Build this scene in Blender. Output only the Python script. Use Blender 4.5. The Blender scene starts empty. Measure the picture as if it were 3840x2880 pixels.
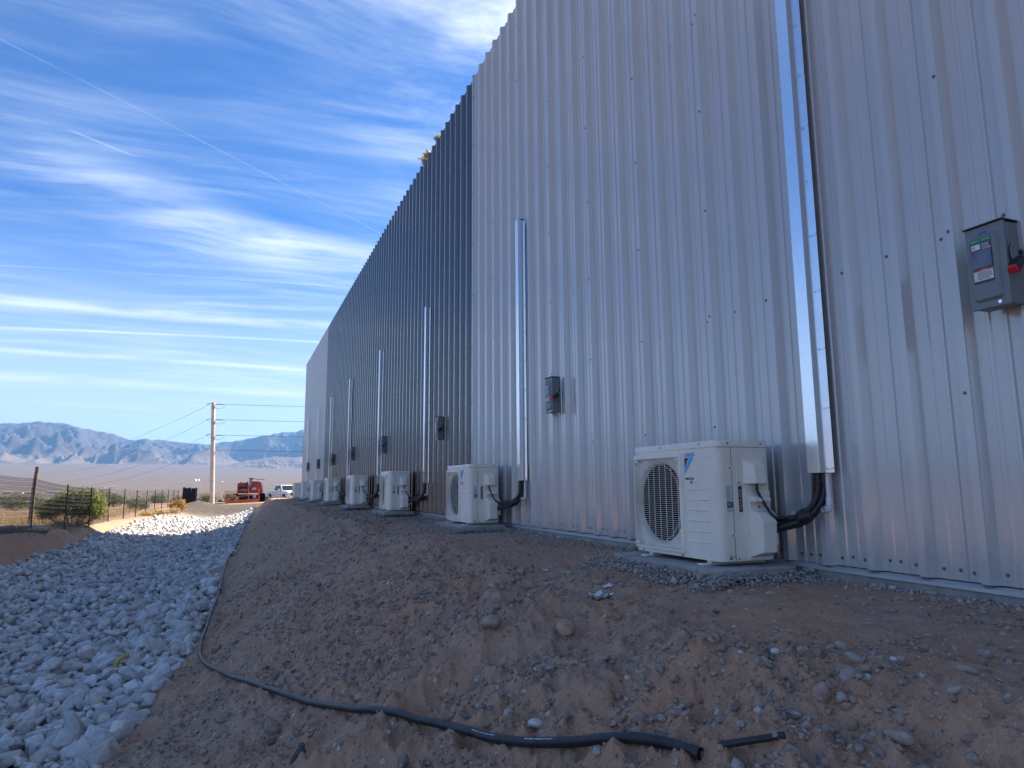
import bpy, bmesh, math, random
import numpy as np
from mathutils import Vector, Matrix

random.seed(7)
rng = np.random.default_rng(7)
SC = bpy.context.scene
COL = SC.collection
R_ = math.radians

# ---------------------------------------------------------------- camera
CAM_YAW, CAM_PITCH, CAM_ROLL, CAM_LENS = R_(21.9), R_(8.5), R_(-0.4), 24.0
cam_data = bpy.data.cameras.new('camera')
cam_data.sensor_fit = 'HORIZONTAL'
cam_data.sensor_width = 36.0
cam_data.lens = CAM_LENS
cam_data.clip_start = 0.05
cam_data.clip_end = 90000.0
cam = bpy.data.objects.new('camera', cam_data)
COL.objects.link(cam)
_F = Vector((math.sin(CAM_YAW) * math.cos(CAM_PITCH), math.cos(CAM_YAW) * math.cos(CAM_PITCH), math.sin(CAM_PITCH)))
_R = Vector((math.cos(CAM_YAW), -math.sin(CAM_YAW), 0))
_U = _R.cross(_F)
_R2 = _R * math.cos(CAM_ROLL) + _U * math.sin(CAM_ROLL)
_U2 = _U * math.cos(CAM_ROLL) - _R * math.sin(CAM_ROLL)
cam.matrix_world = Matrix(((_R2.x, _U2.x, -_F.x, 0), (_R2.y, _U2.y, -_F.y, 0), (_R2.z, _U2.z, -_F.z, 0), (0, 0, 0, 1)))
SC.camera = cam

# ---------------------------------------------------------------- sun, sky, exposure
SUN_AZ, SUN_EL = R_(69.0), R_(37.0)      # azimuth from +Y towards +X
SUN_STRENGTH, SKY_STRENGTH, EXPOSURE = 4.6, 0.122, 1.74
sun_dir = Vector((math.sin(SUN_AZ) * math.cos(SUN_EL), math.cos(SUN_AZ) * math.cos(SUN_EL), math.sin(SUN_EL)))
sl = bpy.data.lights.new('sun', 'SUN')
sl.energy = SUN_STRENGTH
sl.angle = R_(0.53)
sl.color = (1.0, 0.90, 0.76)
so = bpy.data.objects.new('sun', sl)
COL.objects.link(so)
so.rotation_euler = sun_dir.to_track_quat('Z', 'Y').to_euler()
so.location = (30, 10, 40)

SC.view_settings.view_transform = 'Standard'
SC.view_settings.look = 'None'
SC.view_settings.gamma = 1.0
SC.view_settings.use_curve_mapping = False
SC.view_settings.exposure = EXPOSURE
SC.render.engine = 'CYCLES'
SC.cycles.use_denoising = True
SC.cycles.max_bounces = 4
SC.cycles.diffuse_bounces = 2
SC.cycles.glossy_bounces = 2
SC.cycles.transmission_bounces = 3
SC.cycles.transparent_max_bounces = 8
SC.cycles.volume_bounces = 0
SC.cycles.caustics_reflective = False
SC.cycles.caustics_refractive = False
SC.cycles.sample_clamp_indirect = 6.0


class NT:
    """small helper round a node tree"""
    def __init__(self, tree):
        self.t = tree
        self.n = tree.nodes
        self.l = tree.links

    def node(self, typ, **kw):
        n = self.n.new(typ)
        for k, v in kw.items():
            setattr(n, k, v)
        return n

    def put(self, sock, v):
        if isinstance(v, bpy.types.NodeSocket):
            self.l.new(v, sock)
        else:
            sock.default_value = v

    def math(self, op, a, b=None, c=None, clamp=False):
        n = self.node('ShaderNodeMath', operation=op, use_clamp=clamp)
        self.put(n.inputs[0], a)
        if b is not None:
            self.put(n.inputs[1], b)
        if c is not None:
            self.put(n.inputs[2], c)
        return n.outputs[0]

    def sstep(self, v, lo, hi, out0=0.0, out1=1.0):
        n = self.node('ShaderNodeMapRange', interpolation_type='SMOOTHSTEP')
        self.put(n.inputs['Value'], v)
        self.put(n.inputs['From Min'], lo)
        self.put(n.inputs['From Max'], hi)
        self.put(n.inputs['To Min'], out0)
        self.put(n.inputs['To Max'], out1)
        return n.outputs['Result']

    def noise(self, vec, scale, detail=4.0, rough=0.55, dist=0.0, out='Fac'):
        n = self.node('ShaderNodeTexNoise')
        if vec is not None:
            self.l.new(vec, n.inputs['Vector'])
        n.inputs['Scale'].default_value = scale
        n.inputs['Detail'].default_value = detail
        n.inputs['Roughness'].default_value = rough
        n.inputs['Distortion'].default_value = dist
        return n.outputs[out]

    def voro(self, vec, scale, feature='F1', out='Distance'):
        n = self.node('ShaderNodeTexVoronoi', feature=feature)
        if vec is not None:
            self.l.new(vec, n.inputs['Vector'])
        n.inputs['Scale'].default_value = scale
        return n.outputs[out]

    def mix(self, fac, a, b, blend='MIX'):
        n = self.node('ShaderNodeMix', data_type='RGBA', blend_type=blend)
        self.put(n.inputs[0], fac)
        self.put(n.inputs[6], a if isinstance(a, bpy.types.NodeSocket) else (*a[:3], 1.0))
        self.put(n.inputs[7], b if isinstance(b, bpy.types.NodeSocket) else (*b[:3], 1.0))
        return n.outputs[2]

    def mapping(self, vec, scale=(1, 1, 1), rot=(0, 0, 0), loc=(0, 0, 0)):
        n = self.node('ShaderNodeMapping')
        self.l.new(vec, n.inputs['Vector'])
        n.inputs['Scale'].default_value = scale
        n.inputs['Rotation'].default_value = rot
        n.inputs['Location'].default_value = loc
        return n.outputs[0]

    def bump(self, h, strength=0.3, dist=0.01, normal=None):
        n = self.node('ShaderNodeBump')
        n.inputs['Strength'].default_value = strength
        n.inputs['Distance'].default_value = dist
        self.l.new(h, n.inputs['Height'])
        if normal is not None:
            self.l.new(normal, n.inputs['Normal'])
        return n.outputs[0]


# ---------------------------------------------------------------- world: sky with cirrus and contrails
world = bpy.data.worlds.new('World')
SC.world = world
world.use_nodes = True
world.cycles.sampling_method = 'NONE'
w = NT(world.node_tree)
w.n.clear()
w_out = w.node('ShaderNodeOutputWorld')
w_bg = w.node('ShaderNodeBackground')
w_bg.inputs['Strength'].default_value = SKY_STRENGTH
w.l.new(w_bg.outputs[0], w_out.inputs[0])
sky = w.node('ShaderNodeTexSky', sky_type='NISHITA')
sky.sun_disc = False
sky.sun_elevation = SUN_EL
sky.sun_rotation = SUN_AZ
sky.altitude = 700.0
sky.air_density = 1.0
sky.dust_density = 0.6
sky.ozone_density = 2.2
skyc = w.node('ShaderNodeMix', data_type='RGBA', blend_type='MULTIPLY')
skyc.inputs[0].default_value = 1.0
w.l.new(sky.outputs[0], skyc.inputs[6])
skyc.inputs[7].default_value = (0.145, 0.285, 0.47, 1.0)
tc = w.node('ShaderNodeTexCoord')
sep = w.node('ShaderNodeSeparateXYZ')
w.l.new(tc.outputs['Generated'], sep.inputs[0])
zc = w.math('ADD', w.math('MAXIMUM', sep.outputs[2], 0.0), 0.05)
px = w.math('DIVIDE', sep.outputs[0], zc)
py = w.math('DIVIDE', sep.outputs[1], zc)
comb = w.node('ShaderNodeCombineXYZ')
w.l.new(px, comb.inputs[0])
w.l.new(py, comb.inputs[1])
P = comb.outputs[0]
# slow warp so that the streaks bend
wn = w.noise(P, 0.7, 2.0, 0.5, 0.0, 'Color')
wv = w.node('ShaderNodeVectorMath', operation='MULTIPLY_ADD')
w.l.new(wn, wv.inputs[0])
wv.inputs[1].default_value = (0.55, 0.55, 0.0)
w.l.new(P, wv.inputs[2])
PW = wv.outputs[0]
# long combed cirrus, stretched along two directions
c1 = w.noise(w.mapping(PW, (0.55, 3.4, 1.0), (0, 0, R_(-10)), (3.1, 1.7, 0)), 1.5, 5.0, 0.64)
c2 = w.noise(w.mapping(PW, (0.8, 4.5, 1.0), (0, 0, R_(-38)), (0.4, 5.2, 0)), 1.3, 6.0, 0.68)
cover = w.noise(w.mapping(P, (1, 1, 1), (0, 0, 0), (3.7, 9.2, 0)), 0.9, 2.0, 0.5)
rag_fine = w.noise(P, 5.0, 3.0, 0.6)
rag_wide = w.noise(w.mapping(P, (1, 2.0, 1)), 1.7, 4.0, 0.6)
d1 = w.math('MULTIPLY', w.sstep(c1, 0.40, 0.82), w.sstep(cover, 0.25, 0.60))
d2 = w.math('MULTIPLY', w.sstep(c2, 0.42, 0.84), w.sstep(cover, 0.32, 0.68))
# one broad combed band and the brighter wisps by the roof edge
def band(x0, y0, x1, y1, width, amp, fade=None, ragged=0.5, nscale=6.0, src=None):
    """straight band in the cloud plane from one point through another"""
    dx, dy = x1 - x0, y1 - y0
    L = math.hypot(dx, dy)
    nx, ny = -dy / L, dx / L
    spx, spy = src if src else (px, py)
    dist = w.math('ADD', w.math('ADD', w.math('MULTIPLY', spx, nx), w.math('MULTIPLY', spy, ny)), -(nx * x0 + ny * y0))
    core = w.sstep(w.math('ABSOLUTE', dist), width, 0.0)
    rag = rag_fine if nscale > 2.9 else rag_wide
    v = w.math('MULTIPLY', core, w.sstep(rag, 0.5 - ragged, 0.5 + ragged * 0.5))
    if fade:
        t = w.math('ADD', w.math('MULTIPLY', spx, dx / L), w.math('MULTIPLY', spy, dy / L))
        t0 = (x0 * dx + y0 * dy) / L
        f0, f1, f2, f3 = fade
        v = w.math('MULTIPLY', v, w.sstep(t, t0 + f0, t0 + f1))
        v = w.math('MULTIPLY', v, w.sstep(t, t0 + f3, t0 + f2))
    return w.math('MULTIPLY', v, amp)
sepw = w.node('ShaderNodeSeparateXYZ')
w.l.new(PW, sepw.inputs[0])
wsrc = (w.math('SUBTRACT', sepw.outputs[0], 0.27), w.math('SUBTRACT', sepw.outputs[1], 0.27))
bands = [
    band(-0.489, 1.564, 0.155, 2.071, 0.006, 0.13, None, 0.30, 3.0),
    band(-0.431, 1.899, -0.362, 1.946, 0.009, 0.22, (-0.02, 0.02, 0.10, 0.2), 0.3, 6.0),
    band(-1.115, 3.985, 0.37, 3.862, 0.042, 0.60, None, 0.55, 2.2),
    band(-0.865, 3.022, 0.184, 2.911, 0.014, 0.20, None, 0.35, 2.5),
    band(-1.004, 3.52, 0.2, 3.52, 0.17, 0.5, None, 0.22, 1.6),
    band(-1.241, 4.476, 0.40, 4.637, 0.11, 0.6, None, 0.25, 1.5),
    band(-1.2, 5.3, 0.40, 5.5, 0.32, 0.5, None, 0.25, 1.2),
    band(-0.55, 2.02, -0.10, 2.42, 0.26, 0.38, (-0.3, 0.5, 0.7, 1.5), 0.30, 2.0),
    band(-0.15, 2.40, 0.45, 2.52, 0.17, 0.45, (-0.25, 0.3, 0.8, 2.0), 0.30, 2.0),
]
dens = w.math('MULTIPLY', w.math('ADD', w.math('MULTIPLY', d1, 0.52), w.math('MULTIPLY', d2, 0.36)), 1.0)
for b in bands:
    dens = w.math('ADD', dens, b)
# forward-lit veil of thin cirrus round the sun's direction
sd = w.node('ShaderNodeVectorMath', operation='DOT_PRODUCT')
w.l.new(tc.outputs['Generated'], sd.inputs[0])
sd.inputs[1].default_value = sun_dir
glow = w.sstep(sd.outputs['Value'], 0.55, 1.0)
veil_n = w.noise(w.mapping(PW, (1.2, 2.2, 1), (0, 0, R_(35)), (1.1, 0.3, 0)), 2.3, 6.0, 0.67)
veil = w.math('MULTIPLY', w.sstep(veil_n, 0.38, 0.72), w.math('MULTIPLY', glow, 0.95))
dens = w.math('ADD', dens, veil)
# thin high haze seen edge-on towards the horizon, all the way round
low_veil = w.math('MULTIPLY', w.sstep(sep.outputs[2], 0.36, 0.0), 0.74)
dens = w.math('SUBTRACT', 1.0, w.math('MULTIPLY', w.math('SUBTRACT', 1.0, w.math('MINIMUM', dens, 1.0)), w.math('SUBTRACT', 1.0, low_veil)))
dens = w.math('MINIMUM', dens, 0.92)
cl_col = w.mix(glow, (2.7, 3.0, 3.3), (3.7, 3.8, 3.9))
fin = w.mix(dens, skyc.outputs[2], cl_col)
w.l.new(fin, w_bg.inputs['Color'])

# ---------------------------------------------------------------- mesh helpers
def link(o, parent=None):
    COL.objects.link(o)
    if parent is not None:
        o.parent = parent
    return o


def tag(o, label=None, cat=None, group=None, kind=None):
    if label:
        o['label'] = label
    if cat:
        o['category'] = cat
    if group:
        o['group'] = group
    if kind:
        o['kind'] = kind
    return o


def thing(name, loc, label, cat, group=None, rz=0.0):
    o = bpy.data.objects.new(name, None)
    o.empty_display_size = 0.1
    link(o)
    o.location = loc
    o.rotation_euler = (0, 0, rz)
    return tag(o, label, cat, group)


def copy_tree(o, parent=None, skip=()):
    c = o.copy()
    COL.objects.link(c)
    c.parent = parent
    for ch in o.children:
        if ch.name.split('.')[0] not in skip:
            copy_tree(ch, c, skip)
    return c


class MB:
    """collects shapes; build() links them as one mesh object"""
    def __init__(self):
        self.v = []
        self.f = []

    def add(self, vs, fs):
        o = len(self.v)
        self.v += [tuple(p) for p in vs]
        self.f += [tuple(i + o for i in f) for f in fs]
        return self

    def box(self, x0, x1, y0, y1, z0, z1):
        return self.add([(x0, y0, z0), (x1, y0, z0), (x1, y1, z0), (x0, y1, z0), (x0, y0, z1), (x1, y0, z1), (x1, y1, z1), (x0, y1, z1)],
                        [(0, 3, 2, 1), (4, 5, 6, 7), (0, 1, 5, 4), (1, 2, 6, 5), (2, 3, 7, 6), (3, 0, 4, 7)])

    def hexa(self, p):
        """8 points: bottom ring then top ring"""
        return self.add(p, [(0, 3, 2, 1), (4, 5, 6, 7), (0, 1, 5, 4), (1, 2, 6, 5), (2, 3, 7, 6), (3, 0, 4, 7)])

    def prism(self, prof, a0, a1, axis='z', cap=True):
        """profile extruded along an axis; profile coords are the two other axes in xyz order"""
        n = len(prof)
        def pt(p, a):
            return (p[0], p[1], a) if axis == 'z' else ((p[0], a, p[1]) if axis == 'y' else (a, p[0], p[1]))
        vs = [pt(p, a0) for p in prof] + [pt(p, a1) for p in prof]
        fs = [(i, (i + 1) % n, n + (i + 1) % n, n + i) for i in range(n)]
        if cap:
            fs += [tuple(range(n))[::-1], tuple(range(n, 2 * n))]
        return self.add(vs, fs)

    def cyl(self, p0, p1, r0, r1=None, n=12, cap=True):
        r1 = r0 if r1 is None else r1
        p0, p1 = Vector(p0), Vector(p1)
        d = (p1 - p0).normalized()
        a = Vector((0, 0, 1)) if abs(d.z) < 0.9 else Vector((1, 0, 0))
        u = d.cross(a).normalized()
        vv = d.cross(u)
        vs = []
        for p, r in ((p0, r0), (p1, r1)):
            for i in range(n):
                t = 2 * math.pi * i / n
                vs.append(p + u * (r * math.cos(t)) + vv * (r * math.sin(t)))
        fs = [(i, (i + 1) % n, n + (i + 1) % n, n + i) for i in range(n)]
        if cap:
            fs += [tuple(range(n))[::-1], tuple(range(n, 2 * n))]
        return self.add(vs, fs)

    def tube(self, pts, r, n=10, cap=True, rfun=None):
        pts = [Vector(p) for p in pts]
        m = len(pts)
        up = Vector((0.02, 0.01, 1)).normalized()
        vs = []
        for k, p in enumerate(pts):
            d = (pts[min(k + 1, m - 1)] - pts[max(k - 1, 0)]).normalized()
            u = d.cross(up)
            if u.length < 1e-3:
                u = d.cross(Vector((1, 0, 0)))
            u.normalize()
            vv = u.cross(d)
            rr = r if rfun is None else r * rfun(k)
            for i in range(n):
                t = 2 * math.pi * i / n
                vs.append(p + u * (rr * math.cos(t)) + vv * (rr * math.sin(t)))
        fs = []
        for k in range(m - 1):
            for i in range(n):
                j = (i + 1) % n
                fs.append((k * n + i, k * n + j, (k + 1) * n + j, (k + 1) * n + i))
        if cap:
            fs += [tuple(range(n)), tuple(range((m - 1) * n, m * n))[::-1]]
        return self.add(vs, fs)

    def mesh(self, name, bevel=0.0, segs=2, smooth=False, sharp=0.6):
        me = bpy.data.meshes.new(name)
        me.from_pydata(self.v, [], self.f)
        bm = bmesh.new()
        bm.from_mesh(me)
        bmesh.ops.remove_doubles(bm, verts=bm.verts, dist=1e-5)
        bmesh.ops.recalc_face_normals(bm, faces=bm.faces)
        if bevel > 0:
            es = [e for e in bm.edges if len(e.link_faces) == 2 and e.calc_face_angle(0) > 0.35]
            bmesh.ops.bevel(bm, geom=es, offset=bevel, segments=segs, profile=0.5, affect='EDGES', clamp_overlap=True)
        if smooth:
            for f in bm.faces:
                f.smooth = True
            for e in bm.edges:
                if len(e.link_faces) == 2 and e.calc_face_angle(0) > sharp:
                    e.smooth = False
        bm.to_mesh(me)
        bm.free()
        return me

    def build(self, name, mat, parent=None, bevel=0.0, segs=2, smooth=False, sharp=0.6, loc=None):
        me = self.mesh(name, bevel, segs, smooth, sharp)
        o = bpy.data.objects.new(name, me)
        if mat is not None:
            me.materials.append(mat)
        link(o, parent)
        if loc is not None:
            o.location = loc
        return o


def np_mesh(name, verts, tris, mat=None, smooth=False, attrs=None):
    """big triangle/quad mesh from numpy arrays"""
    me = bpy.data.meshes.new(name)
    nv, nf = len(verts), len(tris)
    k = tris.shape[1]
    me.vertices.add(nv)
    me.vertices.foreach_set('co', np.ascontiguousarray(verts, dtype=np.float32).ravel())
    me.loops.add(nf * k)
    me.loops.foreach_set('vertex_index', np.ascontiguousarray(tris, dtype=np.int32).ravel())
    me.polygons.add(nf)
    me.polygons.foreach_set('loop_start', np.arange(0, nf * k, k, dtype=np.int32))
    me.polygons.foreach_set('loop_total', np.full(nf, k, dtype=np.int32))
    if smooth:
        me.polygons.foreach_set('use_smooth', np.ones(nf, dtype=bool))
    for an, arr in (attrs or {}).items():
        a = me.attributes.new(an, 'FLOAT_COLOR', 'POINT')
        a.data.foreach_set('color', np.ascontiguousarray(arr, dtype=np.float32).ravel())
    me.update(calc_edges=True)
    if mat:
        me.materials.append(mat)
    return me


def np_obj(name, verts, tris, mat, parent=None, smooth=False, attrs=None):
    o = bpy.data.objects.new(name, np_mesh(name, verts, tris, mat, smooth, attrs))
    return link(o, parent)


def text_into(mb, s, size, origin, right, up=(0, 0, 1), shear=0.0, bold=0.0, xscale=1.0):
    """flat lettering laid out from origin along right/up"""
    cu = bpy.data.curves.new('lettering', 'FONT')
    cu.body = s
    cu.size = size
    cu.shear = shear
    cu.offset = bold
    cu.resolution_u = 2
    ob = bpy.data.objects.new('lettering', cu)
    COL.objects.link(ob)
    dg = bpy.context.evaluated_depsgraph_get()
    me = bpy.data.meshes.new_from_object(ob.evaluated_get(dg))
    o, r, u = Vector(origin), Vector(right), Vector(up)
    mb.add([o + r * (v.co.x * xscale) + u * v.co.y for v in me.vertices], [tuple(p.vertices) for p in me.polygons])
    bpy.data.objects.remove(ob)
    bpy.data.curves.remove(cu)
    bpy.data.meshes.remove(me)


# ---------------------------------------------------------------- numpy noise
def _hash(ix, iy, seed):
    h = (ix.astype(np.int64) * 374761393 + iy.astype(np.int64) * 668265263 + seed * 974711) & 0xFFFFFFFF
    h = ((h ^ (h >> 13)) * 1274126177) & 0xFFFFFFFF
    h = (h ^ (h >> 16)) & 0xFFFF
    return h / 65535.0


def vnoise(x, y, seed=0):
    x0, y0 = np.floor(x), np.floor(y)
    fx, fy = x - x0, y - y0
    fx, fy = fx * fx * fx * (fx * (fx * 6 - 15) + 10), fy * fy * fy * (fy * (fy * 6 - 15) + 10)
    a, b = _hash(x0, y0, seed), _hash(x0 + 1, y0, seed)
    c, d = _hash(x0, y0 + 1, seed), _hash(x0 + 1, y0 + 1, seed)
    return (a + (b - a) * fx) * (1 - fy) + (c + (d - c) * fx) * fy


def fbm(x, y, oct=4, seed=0, gain=0.5):
    s, a, n = 0.0, 1.0, 0.0
    for i in range(oct):
        s = s + a * (vnoise(x * 2 ** i + 17.3 * i, y * 2 ** i - 9.1 * i, seed + i) - 0.5)
        n += a
        a *= gain
    return s / n * 2


def ridged(x, y, oct=5, seed=0, gain=0.5):
    s, a, n, w_ = 0.0, 1.0, 0.0, 1.0
    for i in range(oct):
        r = 1 - np.abs(2 * vnoise(x * 2 ** i + 5.7 * i, y * 2 ** i + 3.3 * i, seed + i) - 1)
        r = r * r
        s = s + a * r * w_
        w_ = np.clip(r * 1.6, 0, 1)
        n += a
        a *= gain
    return s / n


def ss(v, a, b):
    t = np.clip((v - a) / (b - a), 0, 1)
    return t * t * (3 - 2 * t)


# ---------------------------------------------------------------- terrain heights (eye level is z = 0)
WALL_X = 3.17
BASE_Z = -0.479
TOP_Z = 6.34


def toe_x(y):
    return np.interp(y, [0, 2, 5.3, 8.8, 18.6, 30, 47, 60], [-1.35, -1.1, -0.72, -0.38, -0.05, 0.45, 1.1, 1.3]) + 0.12 * fbm(y * 0.45, y * 0 + 3.3, 3, 5)


def left_x(y):
    return np.interp(y, [0, 20, 33, 42, 50, 60], [-5.0, -5.0, -5.0, -4.3, -3.4, -3.2]) + 0.22 * fbm(y * 0.5, y * 0 + 8.3, 3, 6)


def fence_z(y):
    return np.interp(y, [0, 18, 24, 28, 33, 38, 42, 50, 60], [-1.1, -1.12, -1.2, -1.33, -1.43, -1.5, -1.58, -1.62, -1.6])


FAR_R = [0, 60, 100, 300, 800, 1500, 3000, 5000, 9000, 14000, 19000, 40000]
FAR_Z = [-1.4, -1.45, -1.85, -7.2, -13.5, -17.5, -13, 18, 170, 435, 540, 600]


def height(x, y, detail=True):
    x = np.asarray(x, float)
    y = np.asarray(y, float)
    xc = 1.75 + 0.10 * fbm(y * 0.35, y * 0 + 1.2, 3, 2) + 0.35 * ss(y, 2.5, 0.0)
    xt, xl = toe_x(y), left_x(y)
    zc_ = -0.60
    zt = np.interp(y, [0, 8, 30, 48], [-1.80, -1.78, -1.70, -1.58])
    zl = np.interp(y, [0, 28, 45], [-1.92, -1.92, -1.62])
    pad = -0.525 - 0.045 * np.clip((WALL_X - x) / (WALL_X - xc), 0, 1.4)
    t = np.clip((xc - x) / (xc - xt), 0, 1)
    slope = zc_ + (zt - zc_) * (0.72 * t + 0.28 * t * t * (3 - 2 * t))
    z = np.where(x > xc, pad, np.minimum(pad, slope + 0.03))
    u = np.clip((x - xl) / (xt - xl), 0, 1)
    bed = zl + (zt - zl) * u - 0.38 * (1 - (2 * u - 1) ** 2)
    z = np.where(x < xt, bed, z)
    zf = fence_z(y)
    bank = zl + (zf - zl) * ss(xl - x, 0.0, 0.74) - 0.018 * np.clip(-6.4 - x, 0, 60)
    z = np.where(x < xl, bank, z)
    # cross road beyond the end of the ditch
    road = -1.33 - 0.011 * np.clip(y - 66, 0, 60) + 0.035 * np.clip(x, -4, 8) * ss(y, 50, 60)
    k = np.maximum(ss(y, 49.0, 56.5) * ss(x, -8.0, -3.0), ss(y, 39, 54) * ss(x, 0.6, 1.6))
    z = z * (1 - k) + road * k
    # heaps of soil by the pole
    for hx, hy, hh, hs in ((-2.5, 57.0, 0.42, 1.0), (-0.9, 57.5, 0.10, 1.0), (0.7, 57.0, 0.04, 1.5), (-3.4, 56.0, 0.15, 0.8)):
        z = z + hh * np.exp(-((x - hx) ** 2 + (y - hy) ** 2 * 0.6) / hs ** 2)
    # open desert falling to the valley floor and rising as a fan to the mountains
    r = np.hypot(x, y)
    far = np.interp(r, FAR_R, FAR_Z)
    kf = ss(r, 62, 110)
    z = z * (1 - kf) + far * kf
    if detail:
        near = 1 - ss(r, 30, 70)
        onslope = ss(x, -1.2, -0.2) * (1 - ss(x, 1.5, 2.3))
        padk = ss(x, 1.5, 2.3)
        rough = 0.35 + 0.65 * onslope + 0.3 * ss(y, 6, 2) * (1 - padk) - 0.12 * padk
        n = 0.10 * fbm(x * 0.7, y * 0.55, 3, 11) + 0.065 * fbm(x * 2.3, y * 2.0, 3, 21) + 0.040 * (ridged(x * 4.5, y * 4.0, 3, 31) - 0.35) + 0.030 * fbm(x * 13, y * 12, 3, 41) + 0.012 * fbm(x * 41, y * 37, 2, 45)
        # scrape marks running down the graded slope
        n = n + 0.035 * onslope * fbm((x * 0.8 + y) * 2.2, (y * 0.3 - x) * 0.5, 3, 51) * ss(y, 4, 8)
        n = n + 0.075 * (ridged(x * 1.9 + 3.1, y * 1.6, 4, 71, 0.6) - 0.36) * onslope * ss(y, 9.0, 5.0) + 0.030 * (ridged(x * 9.0, y * 8.0, 3, 73, 0.6) - 0.36) * (1 - 0.6 * padk) * ss(y, 14.0, 8.0)
        z = z + n * rough * near * np.where(x > 2.35, 0.45, 1.0)
        # boot and tyre dips in the near pad
        z = z - 0.07 * np.exp(-(((x - 2.02) / 0.20) ** 2 + ((y - 2.55) / 0.30) ** 2)) - 0.05 * np.exp(-(((x - 1.72) / 0.22) ** 2 + ((y - 4.1) / 0.35) ** 2))
        # gentle waves and washes of the open desert
        z = z + (1 - near) * np.clip(r / 900, 0, 1) * 0.7 * fbm(x / 120, y / 120, 4, 61) * ss(r, 90, 300) * (1 - ss(r, 2500, 6000))
    # stays clear of the slab under the building
    z = np.where((x > WALL_X + 0.05) & (x < 26) & (y > -4) & (y < 37), np.minimum(z, -0.53), z)
    return z

# ---------------------------------------------------------------- materials
def new_mat(name):
    m = bpy.data.materials.new(name)
    m.use_nodes = True
    t = NT(m.node_tree)
    bsdf = m.node_tree.nodes['Principled BSDF']
    return m, t, bsdf


def pmat(name, color, rough=0.5, metal=0.0, var=0.10, scale=6.0, bump=0.0, bscale=60.0, color2=None, spec=0.5, dust=None, coat=0.0, per_object=0.0):
    m, t, b = new_mat(name)
    geo = t.node('ShaderNodeTexCoord')
    vec = geo.outputs['Object']
    n = t.noise(vec, scale, 5.0, 0.6)
    c2 = color2 if color2 else tuple(min(1, c * (1 + 2.0 * var)) for c in color)
    c1 = color if color2 else tuple(c * (1 - 1.2 * var) for c in color)
    col = t.mix(t.sstep(n, 0.3, 0.7), c1, c2)
    if dust:
        dn = t.noise(vec, scale * 3.1, 6.0, 0.65)
        col = t.mix(t.math('MULTIPLY', t.sstep(dn, 0.45, 0.75), dust[1]), col, dust[0])
    if per_object:
        oi = t.node('ShaderNodeObjectInfo')
        hs = t.node('ShaderNodeHueSaturation')
        t.l.new(t.sstep(oi.outputs['Random'], 0, 1, 1 - per_object, 1 + per_object), hs.inputs['Value'])
        t.l.new(col, hs.inputs['Color'])
        col = hs.outputs[0]
    t.l.new(col, b.inputs['Base Color'])
    t.l.new(t.sstep(t.noise(vec, scale * 2.3, 4.0, 0.6), 0.2, 0.8, max(0.02, rough * 0.85), min(1.0, rough * 1.15)), b.inputs['Roughness'])
    b.inputs['Metallic'].default_value = metal
    b.inputs['Specular IOR Level'].default_value = spec
    if coat:
        b.inputs['Coat Weight'].default_value = coat
        b.inputs['Coat Roughness'].default_value = 0.08
    if bump:
        t.l.new(t.bump(t.noise(vec, bscale, 5.0, 0.6), bump, 0.005), b.inputs['Normal'])
    return m


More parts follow.
